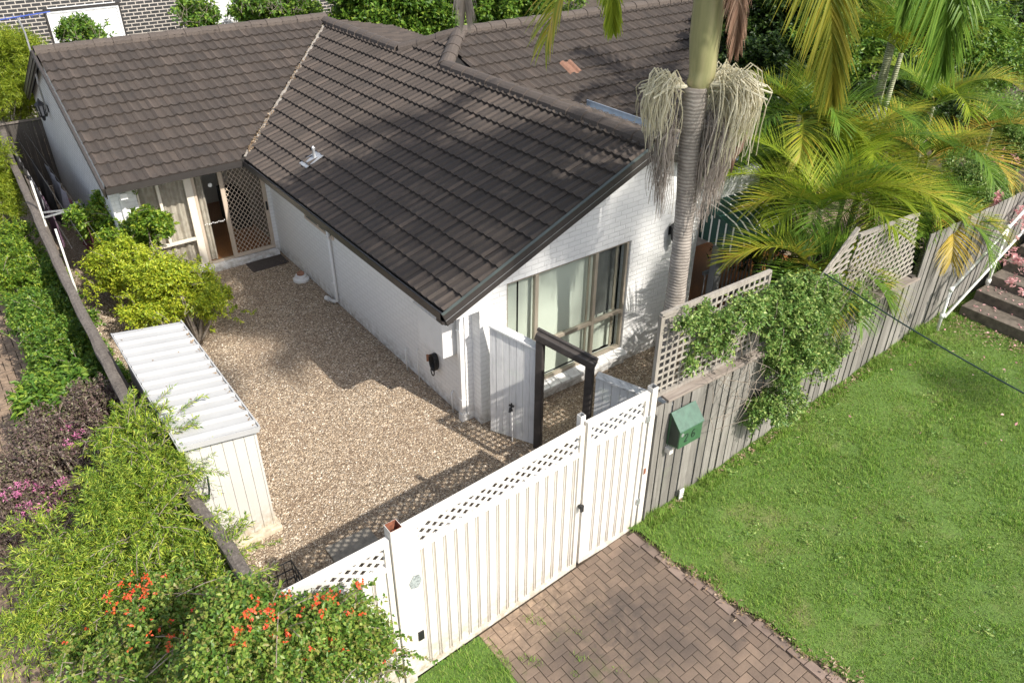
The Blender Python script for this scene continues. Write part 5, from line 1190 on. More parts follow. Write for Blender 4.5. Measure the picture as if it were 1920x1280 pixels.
# trees and shrubs at the right
def tree_at(name, label, px, py, Y, r_, rz, n_, mat, seed, L=.11, W=.06, zb=.6, per=13, group=None):
    q = P(px, py, Y=Y)
    return plant(name, label, 'tree', (q[0], Y, zb), [(q[0], Y, q[2], r_, r_*.8, rz, n_), (q[0]-.4*r_, Y+.2, q[2]-.5*rz, r_*.8, r_*.7, rz*.8, n_//2), (q[0]+.5*r_, Y-.1, q[2]+.3*rz, r_*.7, r_*.6, rz*.7, n_//2)], mat, seed, L=L, W=W, per=per, stem=.3, r0=.07, group=group, zmin=zb)
GT = 'dark trees behind the palms'
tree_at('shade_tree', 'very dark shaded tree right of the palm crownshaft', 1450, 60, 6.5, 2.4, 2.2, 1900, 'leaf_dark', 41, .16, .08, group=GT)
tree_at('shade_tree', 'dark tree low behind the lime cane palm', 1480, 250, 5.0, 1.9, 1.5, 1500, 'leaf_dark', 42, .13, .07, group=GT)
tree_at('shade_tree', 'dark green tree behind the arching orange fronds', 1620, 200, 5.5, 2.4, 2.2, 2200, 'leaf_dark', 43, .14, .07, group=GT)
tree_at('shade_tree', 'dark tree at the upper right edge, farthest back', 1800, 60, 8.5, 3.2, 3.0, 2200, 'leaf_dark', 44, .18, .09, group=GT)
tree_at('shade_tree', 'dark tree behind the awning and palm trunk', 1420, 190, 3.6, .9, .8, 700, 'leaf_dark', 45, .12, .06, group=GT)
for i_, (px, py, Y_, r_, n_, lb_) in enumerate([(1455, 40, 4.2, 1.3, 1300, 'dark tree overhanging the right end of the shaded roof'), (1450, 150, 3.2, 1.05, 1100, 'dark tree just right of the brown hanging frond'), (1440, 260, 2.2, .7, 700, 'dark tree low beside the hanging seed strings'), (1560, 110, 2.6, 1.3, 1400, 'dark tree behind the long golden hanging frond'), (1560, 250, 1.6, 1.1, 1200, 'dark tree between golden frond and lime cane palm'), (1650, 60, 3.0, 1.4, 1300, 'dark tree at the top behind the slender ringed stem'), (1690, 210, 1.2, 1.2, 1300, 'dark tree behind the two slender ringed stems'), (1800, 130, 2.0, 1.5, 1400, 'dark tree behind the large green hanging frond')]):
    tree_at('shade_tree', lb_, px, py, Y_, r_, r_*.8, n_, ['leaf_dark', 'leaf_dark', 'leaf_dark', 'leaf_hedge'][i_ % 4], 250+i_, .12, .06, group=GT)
tree_at('flowering_tree', 'light green small leaved tree with pink flowers beside the steps', 1850, 330, .2, 1.7, 1.5, 2400, 'leaf_vine', 46, .09, .05, zb=1.2)
tree_at('garden_tree', 'light green tree at right picture edge above the orange fronds', 1890, 180, 3.5, 2.0, 1.4, 1900, 'leaf_back', 47, .12, .07, zb=1.4)
tree_at('garden_tree', 'green shrub behind the tall palings by the steps', 1800, 400, -1.2, 1.0, .8, 1200, 'leaf_vine', 48, .07, .04, zb=1.2)
ft = [o for o in COL.objects if o.name.startswith('flowering_tree')][0]
pq = [P(1890, 395, Y=-2.6), P(1900, 430, Y=-3.2), P(1915, 560, Y=-4.4), P(1850, 350, Y=-1.4), P(1905, 500, Y=-4.0), P(1870, 300, Y=-.6)]
fl = foliage('blossom', [(q[0], q[1], q[2], .35, .3, .3, 26) for q in pq], 'pale_petal', ft, 71, per=7, L=.07, W=.04, stem=.06); fl['kind'] = 'stuff'
# climber over lattice and fence
vn = plant('climbing_shrub', 'green climbing shrub with few orange flowers smothering the fence lattice', 'shrub', (2.9, -2.8, .5),
      [(1.75, -3.12, 3.0, .70, .16, .34, 420), (2.55, -3.2, 2.75, .55, .25, .60, 850), (2.65, -3.3, 2.0, .42, .28, .60, 700), (3.25, -3.2, 2.55, .52, .22, .42, 520), (3.9, -3.2, 2.35, .55, .2, .38, 330), (2.45, -3.35, 1.35, .36, .22, .42, 430), (1.0, -3.1, 2.7, .14, .12, .45, 90), (1.35, -3.1, 2.6, .12, .12, .4, 70), (3.2, -3.3, 1.75, .55, .2, .45, 330), (.75, -3.12, 3.25, .3, .12, .2, 80), (3.7, -3.25, 1.9, .35, .15, .35, 100)],
      'leaf_vine', 50, L=.055, W=.030, per=10, stem=.13, zmin=.9, tips=[(2.5, -3.2, 2.6), (3.4, -3.2, 2.4), (1.6, -3.1, 3.0), (2.6, -3.3, 1.4), (4.0, -3.2, 2.3), (3.0, -3.35, 1.8)], r0=.02)
m = MB(); rr = random.Random(77)
for k in range(150):
    q = Vector((rr.uniform(1.2, 4.5), -3.25+rr.uniform(-.15, .08), rr.uniform(1.6, 3.2))); d = Vector((rr.uniform(-1, 1), rr.uniform(-.4, .2), rr.uniform(-1, .6))).normalized(); L_ = rr.uniform(.2, .5)
    m.tube([q-d*L_*.5, q+Vector((0, -.02, .02)), q+d*L_*.5], [.005, .004, .002], 4)
tw = m.build('bare_twig', 'shrub_bark', vn); tw['kind'] = 'stuff'
plant('corner_shrub', 'small sparse shrub against white wall behind the palm trunk', 'shrub', (3.9, -.9, 0), [(3.9, -.9, .55, .35, .25, .4, 160)], 'leaf_vine', 51, L=.05, W=.028, per=9, stem=.18)
# dark understorey inside the fence
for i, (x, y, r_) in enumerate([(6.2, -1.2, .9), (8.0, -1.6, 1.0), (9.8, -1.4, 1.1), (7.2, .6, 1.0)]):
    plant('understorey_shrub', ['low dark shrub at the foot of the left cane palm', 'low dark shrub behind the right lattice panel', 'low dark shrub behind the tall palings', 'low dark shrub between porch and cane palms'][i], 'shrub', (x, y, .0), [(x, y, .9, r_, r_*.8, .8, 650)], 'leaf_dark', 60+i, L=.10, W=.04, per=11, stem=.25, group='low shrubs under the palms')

# tall gum tree on the far side of the street: unseen, added with its crown shaped to dapple gable and roof
gum = thing('unseen_gum_tree', 'unseen tall gum tree added across the street, crown shaped to dapple the gable', 'tree', (20, -29.5, 0))
KS = 28.0; SD = np.array([.25, -1.06, 1.0]); gb = []
for (x, y, z, r_, n_) in [(1.0, .2, 2.4, 1.0, 230), (3.3, .2, 2.6, 1.0, 210), (2.4, .2, 1.2, .8, 130), (.1, 1.2, 2.7, 1.0, 300), (.6, 3.2, 3.0, 1.1, 330), (1.7, 1.4, 3.4, .9, 230), (-.3, 2.4, 2.6, .8, 190), (4.3, .2, 1.3, .7, 110), (-2.3, 5.6, 0, .8, 170), (-3.0, 3.9, 0, .55, 80), (-1.7, 3.6, 0, .5, 70), (1.3, 5.2, 3.3, .7, 90), (3.2, -3, 2.0, .4, 30), (6.0, -4.3, .9, .5, 50)]:
    c = np.array([x, y, z])+SD*(KS+random.uniform(-1.5, 1.5)); gb.append((c[0], c[1], c[2], r_, r_*.8, r_*.8, n_))
foliage('crown', gb, 'leaf_back', gum, 91, per=10, L=.16, W=.05, stem=.28, up=-.2)
m = MB(); m.tube([(20, -29.5, 0), (20, -29.5, 12), (19.6, -29.5, 22), (19, -29.5, 29)], [.35, .28, .2, .12], 10); m.tube([(19, -29.5, 28.9), (14, -29.6, 29.6), (9, -29.5, 30)], [.10, .06, .03], 8)
for q in gb: m.tube([(9+.5*(q[0]-9), -29.5, 30), (q[0], q[1], q[2])], [.03, .012], 5)
m.build('trunk', 'shrub_bark', gum, smooth=True)

# ---------------------------------------------------------------- palms
def frond_geo(V, F, base, az, el, ln, droop, nl, ll, lw, rng, hang=.5, vee=.5, twist=0, pitch=None):
    """one feather frond: arched rachis and two rows of folded leaflets"""
    n = 16; pts = [np.array(base, float)]; e = el; step = ln/n
    for i in range(n):
        d = np.array([math.cos(az)*math.cos(e), math.sin(az)*math.cos(e), math.sin(e)]); pts.append(pts[-1]+d*step); e = max(e-droop/n, -1.53)
    pts = np.array(pts); tt = np.linspace(0, 1, n+1)
    o = len(V); sdv = np.array([-math.sin(az), math.cos(az), 0.0])
    if twist: 
        sdv = sdv*math.cos(twist)+np.array([0, 0, 1])*math.sin(twist)
    r0 = .018*ln/2
    for i in range(n+1):
        tg = pts[min(i+1, n)]-pts[max(i-1, 0)]; tg /= np.linalg.norm(tg); nn = np.cross(sdv, tg); nn /= np.linalg.norm(nn)+1e-9
        w_ = r0*(1-.85*tt[i])
        V += [pts[i]-sdv*w_, pts[i]+nn*w_*.8, pts[i]+sdv*w_, pts[i]-nn*w_*.8]
    for i in range(n):
        for k in range(4): a = o+4*i+k; c = o+4*i+(k+1) % 4; F.append((a, c, c+4, a+4))
    for s in np.linspace(.14, .995, nl):
        i = min(int(s*n), n-1); f = s*n-i; p = pts[i]*(1-f)+pts[i+1]*f; tg = pts[i+1]-pts[i]; tg /= np.linalg.norm(tg); nn = np.cross(sdv, tg); nn *= np.sign(nn[2]) if abs(nn[2]) > .2 else 1; nn /= np.linalg.norm(nn)+1e-9
        L_ = ll*(.45+.75*math.sin(math.pi*min(1, .12+s*.86))**.7)*rng.uniform(.88, 1.08); fw = .45+.75*s
        for sg in (-1, 1):
            j = rng.normal(0, .07, 3); d = sdv*sg*(1.0-.35*s)+tg*fw+nn*vee*(1-s*.5)+j; d /= np.linalg.norm(d)
            o = len(V); q = p.copy(); w0 = lw*rng.uniform(.8, 1.15); K = 4; wd_ = np.cross(d, nn); wd_ /= np.linalg.norm(wd_)+1e-9
            hg = hang*rng.uniform(.7, 1.3)
            for k in range(K+1):
                u = k/K; ww = w0*(.55 if k == 0 else (1-u)**.6 if k < K else .02)
                V += [q-wd_*ww*.5+nn*ww*.18, q, q+wd_*ww*.5+nn*ww*.18]
                if k < K:
                    d = d+np.array([0, 0, -hg/K*1.4]); d /= np.linalg.norm(d); q = q+d*L_/K
            for k in range(K):
                a = o+3*k; F += [(a, a+1, a+4, a+3), (a+1, a+2, a+5, a+4)]
def frond(parent, mat, base, az, el, ln, droop, nl=42, ll=.5, lw=.03, seed=0, name='frond', label=None, **kw):
    V, F = [], []; frond_geo(V, F, base, az, el, ln, droop, nl, ll, lw, np.random.default_rng(seed), **kw)
    o = link(name, np.array(V), np.array(F), mat, parent)
    if label: o['label'] = label
    return o
def strand_bunch(name, parent, origin, r, n, ln, mat, seed, az0=0, az1=6.28, out=.35, rad=.006, arms=True):
    rr = random.Random(seed); m = MB(); O = Vector(origin)
    if arms:
        for k in range(5):
            a = az0+(az1-az0)*(k+.5)/5; m.tube([O, O+Vector((math.cos(a)*out*.5, math.sin(a)*out*.5, .05)), O+Vector((math.cos(a)*out, math.sin(a)*out, -.05))], [.026, .020, .012], 6)
    for k in range(n):
        a = rr.uniform(az0, az1); s = rr.uniform(.1, 1)**.8; dr_ = Vector((math.cos(a), math.sin(a), 0)); h0 = O+dr_*out*s*.55+Vector((0, 0, rr.uniform(-.08, .10)))
        L_ = ln*rr.uniform(.5, 1.0)*(1-.35*s*s); reach = out*rr.uniform(.10, .48); up_ = rr.uniform(.02, .20); pts = []; ph = rr.uniform(0, 6.28); wa = rr.uniform(.01, .035); tang = Vector((-dr_.y, dr_.x, 0))*rr.gauss(0, .10)
        for q_ in range(10):
            u = q_/9; arc = min(1, u*2.6); pts.append(h0+dr_*reach*math.sin(arc*1.57)-dr_*reach*.25*max(0, u-.5)+tang*arc+Vector((wa*math.sin(ph+u*7), wa*math.cos(ph*1.3+u*6), up_*math.sin(min(1, u*3.3)*3.14)*.8-L_*max(0, u-.12)**1.15)))
        m.tube(pts, [rad*1.25*(1-.5*q_/9) for q_ in range(10)], 4, cap=False)
    o = m.build(name, mat, parent); return o
TX, TY = 2.25, -1.50
palm = thing('palm_tree', 'tall palm with ringed grey trunk and hanging seed strings before the gable', 'palm', (TX, TY, 0))
m = MB(); pts = []; rs = []
cpx = [(1232, 775), (1240, 720), (1252, 640), (1266, 560), (1277, 470), (1284, 400), (1291, 300), (1299, 210), (1305, 155)]
prev = None
for z in np.linspace(-.05, 5.42, 90):
    # centre line read from the picture, at the trunk's own depth
    cand = [P(x, y, Y=TY) for x, y in cpx]; zs = [c[2] for c in cand]; xs = [c[0] for c in cand]
    x = float(np.interp(z, zs, xs)) if z > zs[0] else xs[0]
    pts.append((x, TY, z)); k = len(pts)
    rs.append((.155 if z < .3 else .14)+.003*math.sin(z*9)+.012*math.sin(z*1.3)+(.012 if 4.9 < z < 5.25 else 0)+.006*random.random())
m.tube(pts, rs, 18); m.build('trunk', 'palm_bark', palm, smooth=True)
ztop = pts[-1][2]; xt = pts[-1][0]
m = MB(); cs = [(P(1306, 172, Y=TY), .10), (P(1309, 160, Y=TY), .15), (P(1316, 143, Y=TY), .158), (P(1318, 125, Y=TY), .165), (P(1322, 70, Y=TY), .185), (P(1328, 20, Y=TY), .185), (P(1333, -40, Y=TY), .165), (P(1338, -120, Y=TY), .13), (P(1342, -190, Y=TY), .09)]
m.tube([tuple(c[0]) for c in cs], [c[1] for c in cs], 20); m.build('crownshaft', 'crownshaft', palm, smooth=True)
CT = Vector(cs[-2][0]); CTz = CT+Vector((0, 0, .25))
strand_bunch('seed_strings', palm, (xt+.10, TY-.10, ztop+.03), 0, 290, 1.3, 'seed_fresh', 1, -1.5, .55, .78, .0062)
strand_bunch('seed_strings', palm, (xt-.10, TY+.06, ztop+.0), 0, 110, 1.1, 'seed_fresh', 2, 1.9, 3.3, .58, .0062)
strand_bunch('dry_strings', palm, (xt+.12, TY-.08, ztop-.50), 0, 260, 1.75, 'seed_dry', 3, -1.7, .5, .42, .0045)
strand_bunch('dry_strings', palm, (xt-.12, TY+.05, ztop-.55), 0, 130, 1.45, 'seed_dry', 4, 1.8, 3.3, .36, .0045)
m = MB(); q = P(1385, 280, Y=TY-.3); m.tube([tuple(q+np.array([.12, 0, .16])), tuple(q), tuple(q+np.array([-.10, 0, -.1])), tuple(q+np.array([-.08, 0, -.3]))], [.01, .05, .045, .01], 8); m.build('dry_bract', 'frond_dry', palm, smooth=True)
# crown, mostly above the picture
rr = random.Random(12)
mats = ['frond_gold', 'frond_lime', 'frond_green', 'frond_gold', 'frond_green']
for k in range(11):
    az = k/11*6.283+rr.uniform(-.15, .15)+.3
    if -1.2 < ((az+math.pi) % (2*math.pi))-math.pi < .35: continue
    if 3.3 < az % 6.283 < 4.4: continue
    frond(palm, mats[k % 5], tuple(CTz), az, rr.uniform(.35, .9), 3.0, rr.uniform(1.3, 1.9), 46, .62, .040, 100+k, hang=.5)
for k, az in enumerate((-2.75, -2.35, -1.95, -1.55, -1.2, -.85, 2.75, 3.1)):
    frond(palm, mats[k % 5], tuple(CTz+Vector((0, 0, .15))), az, .80+.06*(k % 3), 3.3, 1.05, 54, .85, .045, 130+k, hang=.5)
def hanging(parent, mat, px, y0, y1, Y0, Y1, ln_up, ll, lw, nl, seed, label, face=0.0, **kw):
    """frond whose outer half hangs down: rachis runs between two known points"""
    a = P(px[0], y0, Y=Y0); c = P(px[1], y1, Y=Y1); d = c-a; L_ = np.linalg.norm(d)
    V, F = [], []; rng = np.random.default_rng(seed); n = 16; d /= L_
    az = math.atan2(d[1], d[0]) if abs(d[0])+abs(d[1]) > .05 else 0
    frond_line(V, F, a, c, nl, ll, lw, rng, face, **kw)
    return link('frond', np.array(V), np.array(F), mat, parent)
def frond_line(V, F, a, c, nl, ll, lw, rng, face, hang=.55, vee=.15, bow=.12, tip=.75, bare=.03):
    """frond on a gently bowed line a->c; leaflets spread in the plane whose side vector is horizontal at angle face"""
    n = 16; tt = np.linspace(0, 1, n+1); sdv = np.array([math.cos(face), math.sin(face), 0.0]); out = np.array([sdv[1], -sdv[0], 0])
    pts = a+(c-a)*tt[:, None]+out*bow*np.sin(math.pi*tt)[:, None]
    o = len(V)
    for i in range(n+1):
        w_ = .016*(1-.8*tt[i]); V += [pts[i]-sdv*w_, pts[i]+out*w_, pts[i]+sdv*w_, pts[i]-out*w_]
    for i in range(n):
        for k in range(4): q_ = o+4*i+k; r_ = o+4*i+(k+1) % 4; F.append((q_, r_, r_+4, q_+4))
    for s in np.linspace(bare, .995, nl):
        i = min(int(s*n), n-1); f = s*n-i; p = pts[i]*(1-f)+pts[i+1]*f; tg = pts[i+1]-pts[i]; tg /= np.linalg.norm(tg)
        L_ = ll*(1-(1-tip)*s-.45*max(0, s-.8)/.2)*rng.uniform(.85, 1.08)
        for sg in (-1, 1):
            d = sdv*sg*(.78-.45*s)+tg*(.82+.5*s)+out*vee*rng.uniform(-.5, 1.5)+rng.normal(0, .05, 3); d /= np.linalg.norm(d)
            wd_ = np.cross(d, out); wd_ /= np.linalg.norm(wd_)+1e-9; o = len(V); q = p.copy(); w0 = lw*rng.uniform(.8, 1.15); K = 4; hg = hang*rng.uniform(.6, 1.4)
            for k in range(K+1):
                u = k/K; ww = w0*(.6 if k == 0 else (1-u)**.55 if k < K else .02); V += [q-wd_*ww*.5+out*ww*.22, q, q+wd_*ww*.5+out*ww*.22]
                if k < K: d = d+np.array([0, 0, -hg/K*1.3]); d /= np.linalg.norm(d); q = q+d*L_/K
            for k in range(K): g_ = o+3*k; F += [(g_, g_+1, g_+4, g_+3), (g_+1, g_+2, g_+5, g_+4)]
FACE = math.radians(-25)
hanging(palm, 'frond_yellowgreen', (1535, 1560), -190, 190, -2.0, -2.1, 0, 1.15, .036, 96, 201, None, FACE, hang=.35, tip=.55)
hanging(palm, 'frond_dry', (1375, 1378), -110, 90, -1.75, -1.75, 0, .48, .022, 96, 203, None, FACE, hang=.9, tip=.8)
hanging(palm, 'frond_lime', (1128, 1150), -150, 55, -.4, -.4, 0, .50, .036, 60, 204, None, FACE, hang=.4)
arc = frond(palm, 'frond_gold', tuple(CTz), -.35, .95, 2.2, 1.5, 34, .5, .034, 205)
dead = hanging(palm, 'seed_dry', (862, 872), -60, 20, 1.2, 1.2, 0, .50, .012, 70, 206, None, FACE, hang=1.6, tip=.9)
# second tall palm whose crown shades the right roof
P2 = thing('palm_tree', 'tall dark fronded palm at upper right with crown above the picture', 'palm', (8.6, -.4, .3))
m = MB(); zz = np.linspace(.2, 6.9, 50); m.tube([(8.6+.1*math.sin(z), -.4, z) for z in zz], [.07+.004*(i % 2) for i in range(50)], 12); m.build('trunk', 'cane_bark', P2, smooth=True)
for k in range(10):
    az = k/10*6.283+.2
    frond(P2, 'frond_green', (8.6, -.4, 7.0), az, rr.uniform(.3, .8), 3.0, rr.uniform(1.2, 1.8), 46, .75, .045, 300+k, hang=.5)
hanging(P2, 'frond_green', (1770, 1766), -210, 130, -1.9, -2.0, 0, 1.45, .038, 96, 210, None, FACE, hang=.4, tip=.6)
hanging(P2, 'frond_green', (1700, 1690), -160, 40, -1.7, -1.8, 0, .6, .04, 50, 211, None, FACE, hang=.8)
# golden cane palms inside the fence
def cane(label, stem, crown, fronds, seed, r_=.05, lean=None, grp='golden cane palms behind the fence'):
    t = thing('cane_palm', label, 'palm', stem, grp); a, c = Vector(stem), Vector(crown); m = MB()
    pts = [a.lerp(c, s)+Vector((0, 0, 0)) for s in np.linspace(0, 1, 30)]; m.tube(pts, [r_*(1-.3*i/29)+(.006 if i % 3 == 0 else 0) for i in range(30)], 10); m.build('trunk', 'cane_bark', t, smooth=True)
    for i, (az, el, ln, dr_, mt) in enumerate(fronds):
        frond(t, mt, crown, az, el, ln*1.22, dr_, int(40+ln*10), .25+.25*ln, .021, seed+i, hang=.30, vee=.75)
    return t
def fan(n, seed, ln, mats, el=(.5, 1.1), skip=None, dr_=(1.2, 2.0), a0=0):
    r = random.Random(seed); out = []
    for k in range(n):
        out.append((a0+k/n*6.283+r.uniform(-.25, .25), r.uniform(*el), ln*r.uniform(.75, 1.1), r.uniform(*dr_), mats[k % len(mats)]))
    return out
cA = P(1540, 392, Y=-1.5); cane('lime and gold cane palm with pale stem just behind the middle lattice', (cA[0]-.05, -1.55, .3), tuple(cA), fan(15, 1, 1.6, ['frond_lime', 'frond_gold', 'frond_lime', 'frond_green', 'frond_lime'], a0=.4), 400)
cB = P(1690, 100, Y=-.6); cB2 = P(1640, 260, Y=-.6)
cane('tall cane palm with slender ringed stem rising above the others', (cB2[0]-.2, -.6, .3), tuple(cB), fan(11, 2, 1.5, ['frond_green', 'frond_gold', 'frond_lime'], (.7, 1.3), a0=.1), 420, .06)
cC = P(1740, 300, Y=-1.6); cane('cane palm with orange fronds arching to the right', (cC[0]-.3, -1.6, .4), tuple(cC), fan(11, 3, 1.5, ['frond_gold', 'frond_lime', 'frond_green', 'frond_orange', 'frond_green'], (.3, 1.1), a0=.2), 440)
cD = P(1760, 400, Y=-2.5); cane('low cane palm with golden fronds hanging over the tall palings', (cD[0]-.1, -2.4, .6), tuple(cD), fan(9, 4, 1.1, ['frond_green', 'frond_orange', 'frond_green', 'frond_gold'], (.2, .8), a0=.5), 460)
cE = P(1640, 370, Y=-1.6); cane('cane palm with orange tips in the middle of the clump', (cE[0]-.1, -1.6, .4), tuple(cE), fan(14, 5, 1.45, ['frond_lime', 'frond_green', 'frond_gold', 'frond_green'], (.3, 1.0), a0=.9), 480)
cF = P(1450, 330, Y=.4); cane('green cane palm behind the awning', (cF[0], .4, .2), tuple(cF), fan(12, 6, 1.6, ['frond_green', 'frond_lime', 'frond_green'], (.4, 1.1), a0=.3), 500)
cG = P(1520, 500, Y=-2.2); cane('short dark cane palm low between the lattice panels', (cG[0], -2.2, .4), tuple(cG), fan(13, 7, 1.35, ['frond_green', 'frond_gold', 'frond_green'], (.2, .9), a0=.7), 520)
cI = P(1500, 215, Y=-.2); cane('green cane palm right of the seed strings, against the dark trees', (cI[0], -.2, .2), tuple(cI), fan(12, 9, 1.4, ['frond_green', 'frond_lime', 'frond_green', 'frond_gold'], (.3, 1.2), a0=.2), 560)
cJ = P(1600, 300, Y=-.8); cane('lime cane palm directly below the long golden hanging frond', (cJ[0], -.8, .2), tuple(cJ), fan(15, 10, 1.5, ['frond_lime', 'frond_green', 'frond_gold', 'frond_green'], (.3, 1.2), a0=.6), 580)
cK = P(1750, 200, Y=-.4); cane('yellow green cane palm right of the tallest slender stem', (cK[0], -.4, .2), tuple(cK), fan(11, 11, 1.4, ['frond_green', 'frond_gold', 'frond_green', 'frond_lime'], (.3, 1.1), a0=.1), 600)
cH = P(1860, 240, Y=-.2); cane('green cane palm at the right picture edge', (cH[0], -.2, .6), tuple(cH), fan(8, 8, 1.6, ['frond_green', 'frond_orange', 'frond_green'], (.3, 1.0), a0=2.6), 540)

# ---------------------------------------------------------------- grass, petals, stones
def grass(name, label, n, area, zf, keep, seed, h=.05, w_=.0055):
    r = np.random.default_rng(seed); x = r.uniform(area[0], area[1], n); y = r.uniform(area[2], area[3], n)
    k = keep(x, y, r); x, y = x[k], y[k]; n = len(x); z = zf(x, y)
    patch = .75+.35*np.sin(x*1.7+y*.9)*np.sin(y*2.3-x*.6)+.2*np.sin(x*6.1)*np.sin(y*5.3)
    clump = .8+.5*np.sin(x*23+np.sin(y*17)*2)*np.sin(y*29+np.sin(x*13)*2); hh = h*r.uniform(.4, 1.4, n)*np.clip(patch, .45, 1.4)*np.clip(clump, .4, 1.4); a = r.uniform(0, 6.28, n); ln = r.uniform(.2, 1.1, n)*hh
    d = np.stack([np.cos(a), np.sin(a), np.zeros(n)], 1); s = np.stack([-np.sin(a), np.cos(a), np.zeros(n)], 1)*(w_*r.uniform(.7, 1.3, n))[:, None]*.5
    b_ = np.stack([x, y, z], 1); mid = b_+d*(ln*.35)[:, None]+np.array([0, 0, 1.])*(hh*.6)[:, None]; tip = b_+d*ln[:, None]+np.array([0, 0, 1.])*hh[:, None]
    V = np.stack([b_-s, b_+s, mid+s*.8, mid-s*.8, tip], 1).reshape(-1, 3); i = np.arange(n)*5
    F = np.concatenate([np.stack([i, i+1, i+2], 1), np.stack([i, i+2, i+3], 1), np.stack([i+3, i+2, i+4], 1)])
    o = link(name, V, F, 'grass_blade'); tag(o, label, 'grass', kind='stuff'); return o
def lz(x, y): return .1*(np.minimum(x, 8)+3.1)+.012*np.sin(x*2.1+y*1.3)+.01*np.sin(y*3.3)+.02
def le(y): return .12+(-3.26-y)*.11+.03*np.sin(y*7)+.02*np.sin(y*17)
def bare(x, y): return np.sin(x*2.9+1.3)*np.sin(y*3.7+.4)+.6*np.sin(x*7.1-y*5.2)+.4*np.sin(x*13+y*9)
grass('lawn_grass', 'short green lawn grass in front of the timber fence', 330000, (0, 9.2, -9.6, -3.08), lz, lambda x, y, r: (x > le(y)-.03-.05*r.random(len(x))) & ~((x > 7.6) & (y > -7.2) & (y < -3.4)) & ((bare(x, y) < 1.0) | (r.random(len(x)) < .35)) & (y < -3.1-.0*x), 5)
grass('verge_grass', 'green grass patch beneath the driveway gate, left of the pavers', 26000, (-5.2, -2.25, -5.2, -3.10), lambda x, y: np.maximum(-.01, np.minimum(.075, .1*(x+3.1))), lambda x, y, r: (x < -2.38+.12*np.sin(y*5)+.1*r.random(len(x))), 6, h=.07)
grass('joint_weeds', 'weeds and grass tufts growing between pavers by the gate', 3600, (-2.4, -1.3, -4.6, -3.12), lambda x, y: .1*(x+3.1)+.01, lambda x, y, r: (np.sin(x*9+1)*np.sin(y*8)+.5*np.sin(x*21+y*13) > .75-.0*x), 8, h=.05)
grass('fence_weeds', 'longer grass tufts along the foot of the timber fence', 16000, (.3, 8, -3.32, -3.10), lz, lambda x, y, r: (np.sin(x*5)+np.sin(x*13)+r.random(len(x)) > .3), 9, h=.10)
RNG = np.random.default_rng(89); wc = []
for k in range(90):
    x, y = random.uniform(.6, 8.2), random.uniform(-9, -3.2)
    if x < le(y)+.1 or (x > 7.5 and y > -7.3): continue
    wc += [(x+random.gauss(0, .05), y+random.gauss(0, .05), float(lz(x, y))+.03+random.random()*.02) for _ in range(random.randint(8, 26))]
C = np.array(wc); D = RNG.normal(size=C.shape); D[:, 2] = abs(D[:, 2])*.5
V, F = leaf_cards(C, D, .045*RNG.uniform(.6, 1.3, len(C)), .022); o = link('lawn_weeds', V, F, 'leaf_vine'); tag(o, 'green broadleaf weeds dotted through the lawn', 'weeds', kind='stuff')
RNG = np.random.default_rng(90)
def litter(name, label, n, pts_f, mat, L=.05, W=.03, cat='petals'):
    C = np.array([pts_f() for _ in range(n)]); D = RNG.normal(size=(n, 3)); D[:, 2] = abs(D[:, 2])*.3
    V, F = leaf_cards(C, D, L*RNG.uniform(.6, 1.2, n), W*RNG.uniform(.6, 1.2, n), .3); o = link(name, V, F, mat); tag(o, label, cat, kind='stuff'); return o
def steps_pt():
    k = random.randrange(7); x = 7.65+.40*k+random.random()*.36; return (x, random.uniform(-6.3, -3.35), 1.27+.17*k+.01)
litter('fallen_petals', 'pink fallen petals lying on the concrete steps', 330, steps_pt, 'pale_petal', .06, .04)
litter('fallen_petals', 'pale pink petals scattered over the upper lawn', 90, lambda: (lambda x, y: (x, y, lz(x, y)+.05))(8.3-abs(random.gauss(0, 1.4)), random.uniform(-5.6, -3.3)), 'pale_petal', .06, .04)
litter('dry_leaves', 'dry brown leaves gathered along the lawn edge and fence foot', 1500, lambda: random.choice([lambda: (lambda y: (float(le(y))+random.gauss(0, .07), y, .1*(float(le(y))+3.1)+.03))(random.uniform(-7, -3.6)), lambda: (lambda x: (x, -3.14-abs(random.gauss(0, .06)), float(lz(x, -3.15))+.02))(random.uniform(.4, 8)), lambda: (7.55-abs(random.gauss(0, .25)), random.uniform(-5.8, -3.3), 1.10)])(), 'dry_leaf', .055, .02, 'leaves')
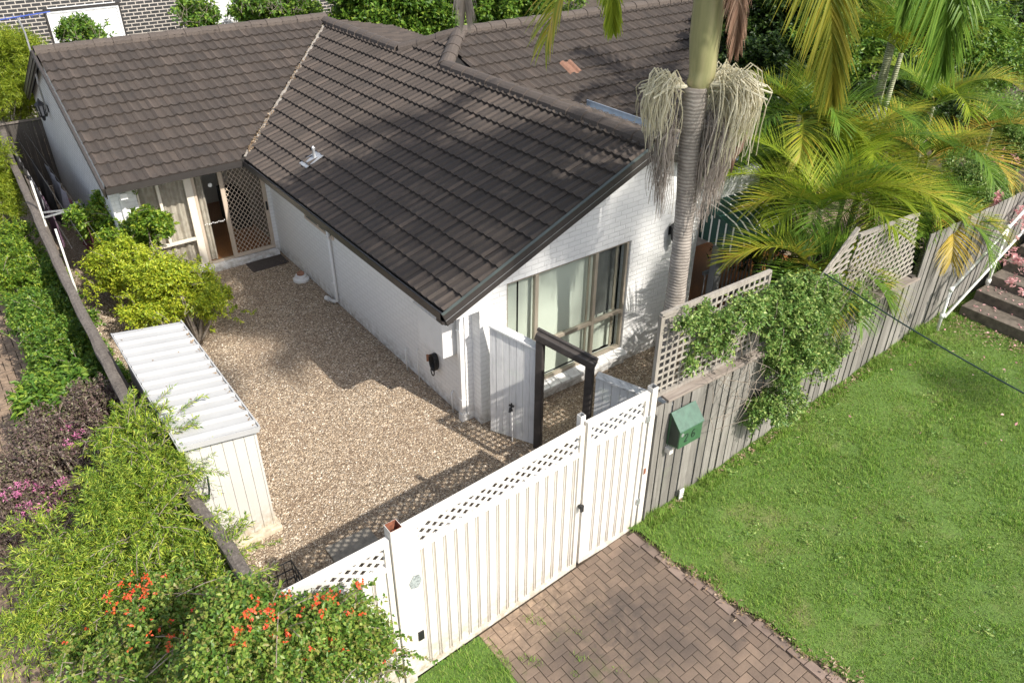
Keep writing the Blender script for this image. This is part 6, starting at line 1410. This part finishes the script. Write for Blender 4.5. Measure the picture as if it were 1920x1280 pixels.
litter('grass_clippings', 'dry pale grass clippings on the lawn', 500, lambda: (lambda x, y: (x, y, float(lz(x, y))+.035))(random.uniform(.6, 8), random.uniform(-8.5, -3.3)), 'dry_leaf', .06, .008, 'leaves')
litter('courtyard_leaves', 'dry brown leaves scattered over the courtyard gravel', 420, lambda: (lambda x, y: (x, y, .02))(random.choice([random.uniform(-3.5, -.2), -.2-abs(random.gauss(0, .15)), -3.4+abs(random.gauss(0, .2))]), random.uniform(-2.8, 7.8)), 'dry_leaf', .045, .02, 'leaves')
def pebbles(name, label, n, area, keep, seed, r0=.0115):
    r = np.random.default_rng(seed); x = r.uniform(area[0], area[1], n); y = r.uniform(area[2], area[3], n); k = keep(x, y); x, y = x[k], y[k]; n = len(x)
    oc = np.array([(1, 0, 0), (0, 1, 0), (-1, 0, 0), (0, -1, 0), (0, 0, 1), (.6, .6, .55), (-.6, .6, .55), (-.6, -.6, .55), (.6, -.6, .55)])
    fc = np.array([(4, 5, 6), (4, 6, 7), (4, 7, 8), (4, 8, 5), (5, 0, 1), (5, 1, 6), (6, 1, 2), (6, 2, 7), (7, 2, 3), (7, 3, 8), (8, 3, 0), (8, 0, 5)])
    a = r.uniform(0, 6.28, n); sx = r0*r.uniform(.6, 1.5, n); sy = sx*r.uniform(.6, 1, n); sz = sx*r.uniform(.4, .8, n)
    ox = oc[None, :, 0]*sx[:, None]*r.uniform(.8, 1.2, (n, 9)); oy = oc[None, :, 1]*sy[:, None]*r.uniform(.8, 1.2, (n, 9)); oz = oc[None, :, 2]*sz[:, None]
    X = x[:, None]+ox*np.cos(a)[:, None]-oy*np.sin(a)[:, None]; Y = y[:, None]+ox*np.sin(a)[:, None]+oy*np.cos(a)[:, None]
    V = np.stack([X, Y, oz+.0], 2).reshape(-1, 3); F = (fc[None]+(np.arange(n)*9)[:, None, None]).reshape(-1, 3)
    o = link(name, V, F, 'stone'); tag(o, label, 'gravel', kind='stuff')
pebbles('loose_stones', 'loose tan gravel stones covering the courtyard', 80000, (-4.4, 4.4, -3.0, 8.0), lambda x, y: ~((x > -.2) & (y > .1)) & ~((x < -3.5) & (y > -.05) & (y < 3.1)), 4)
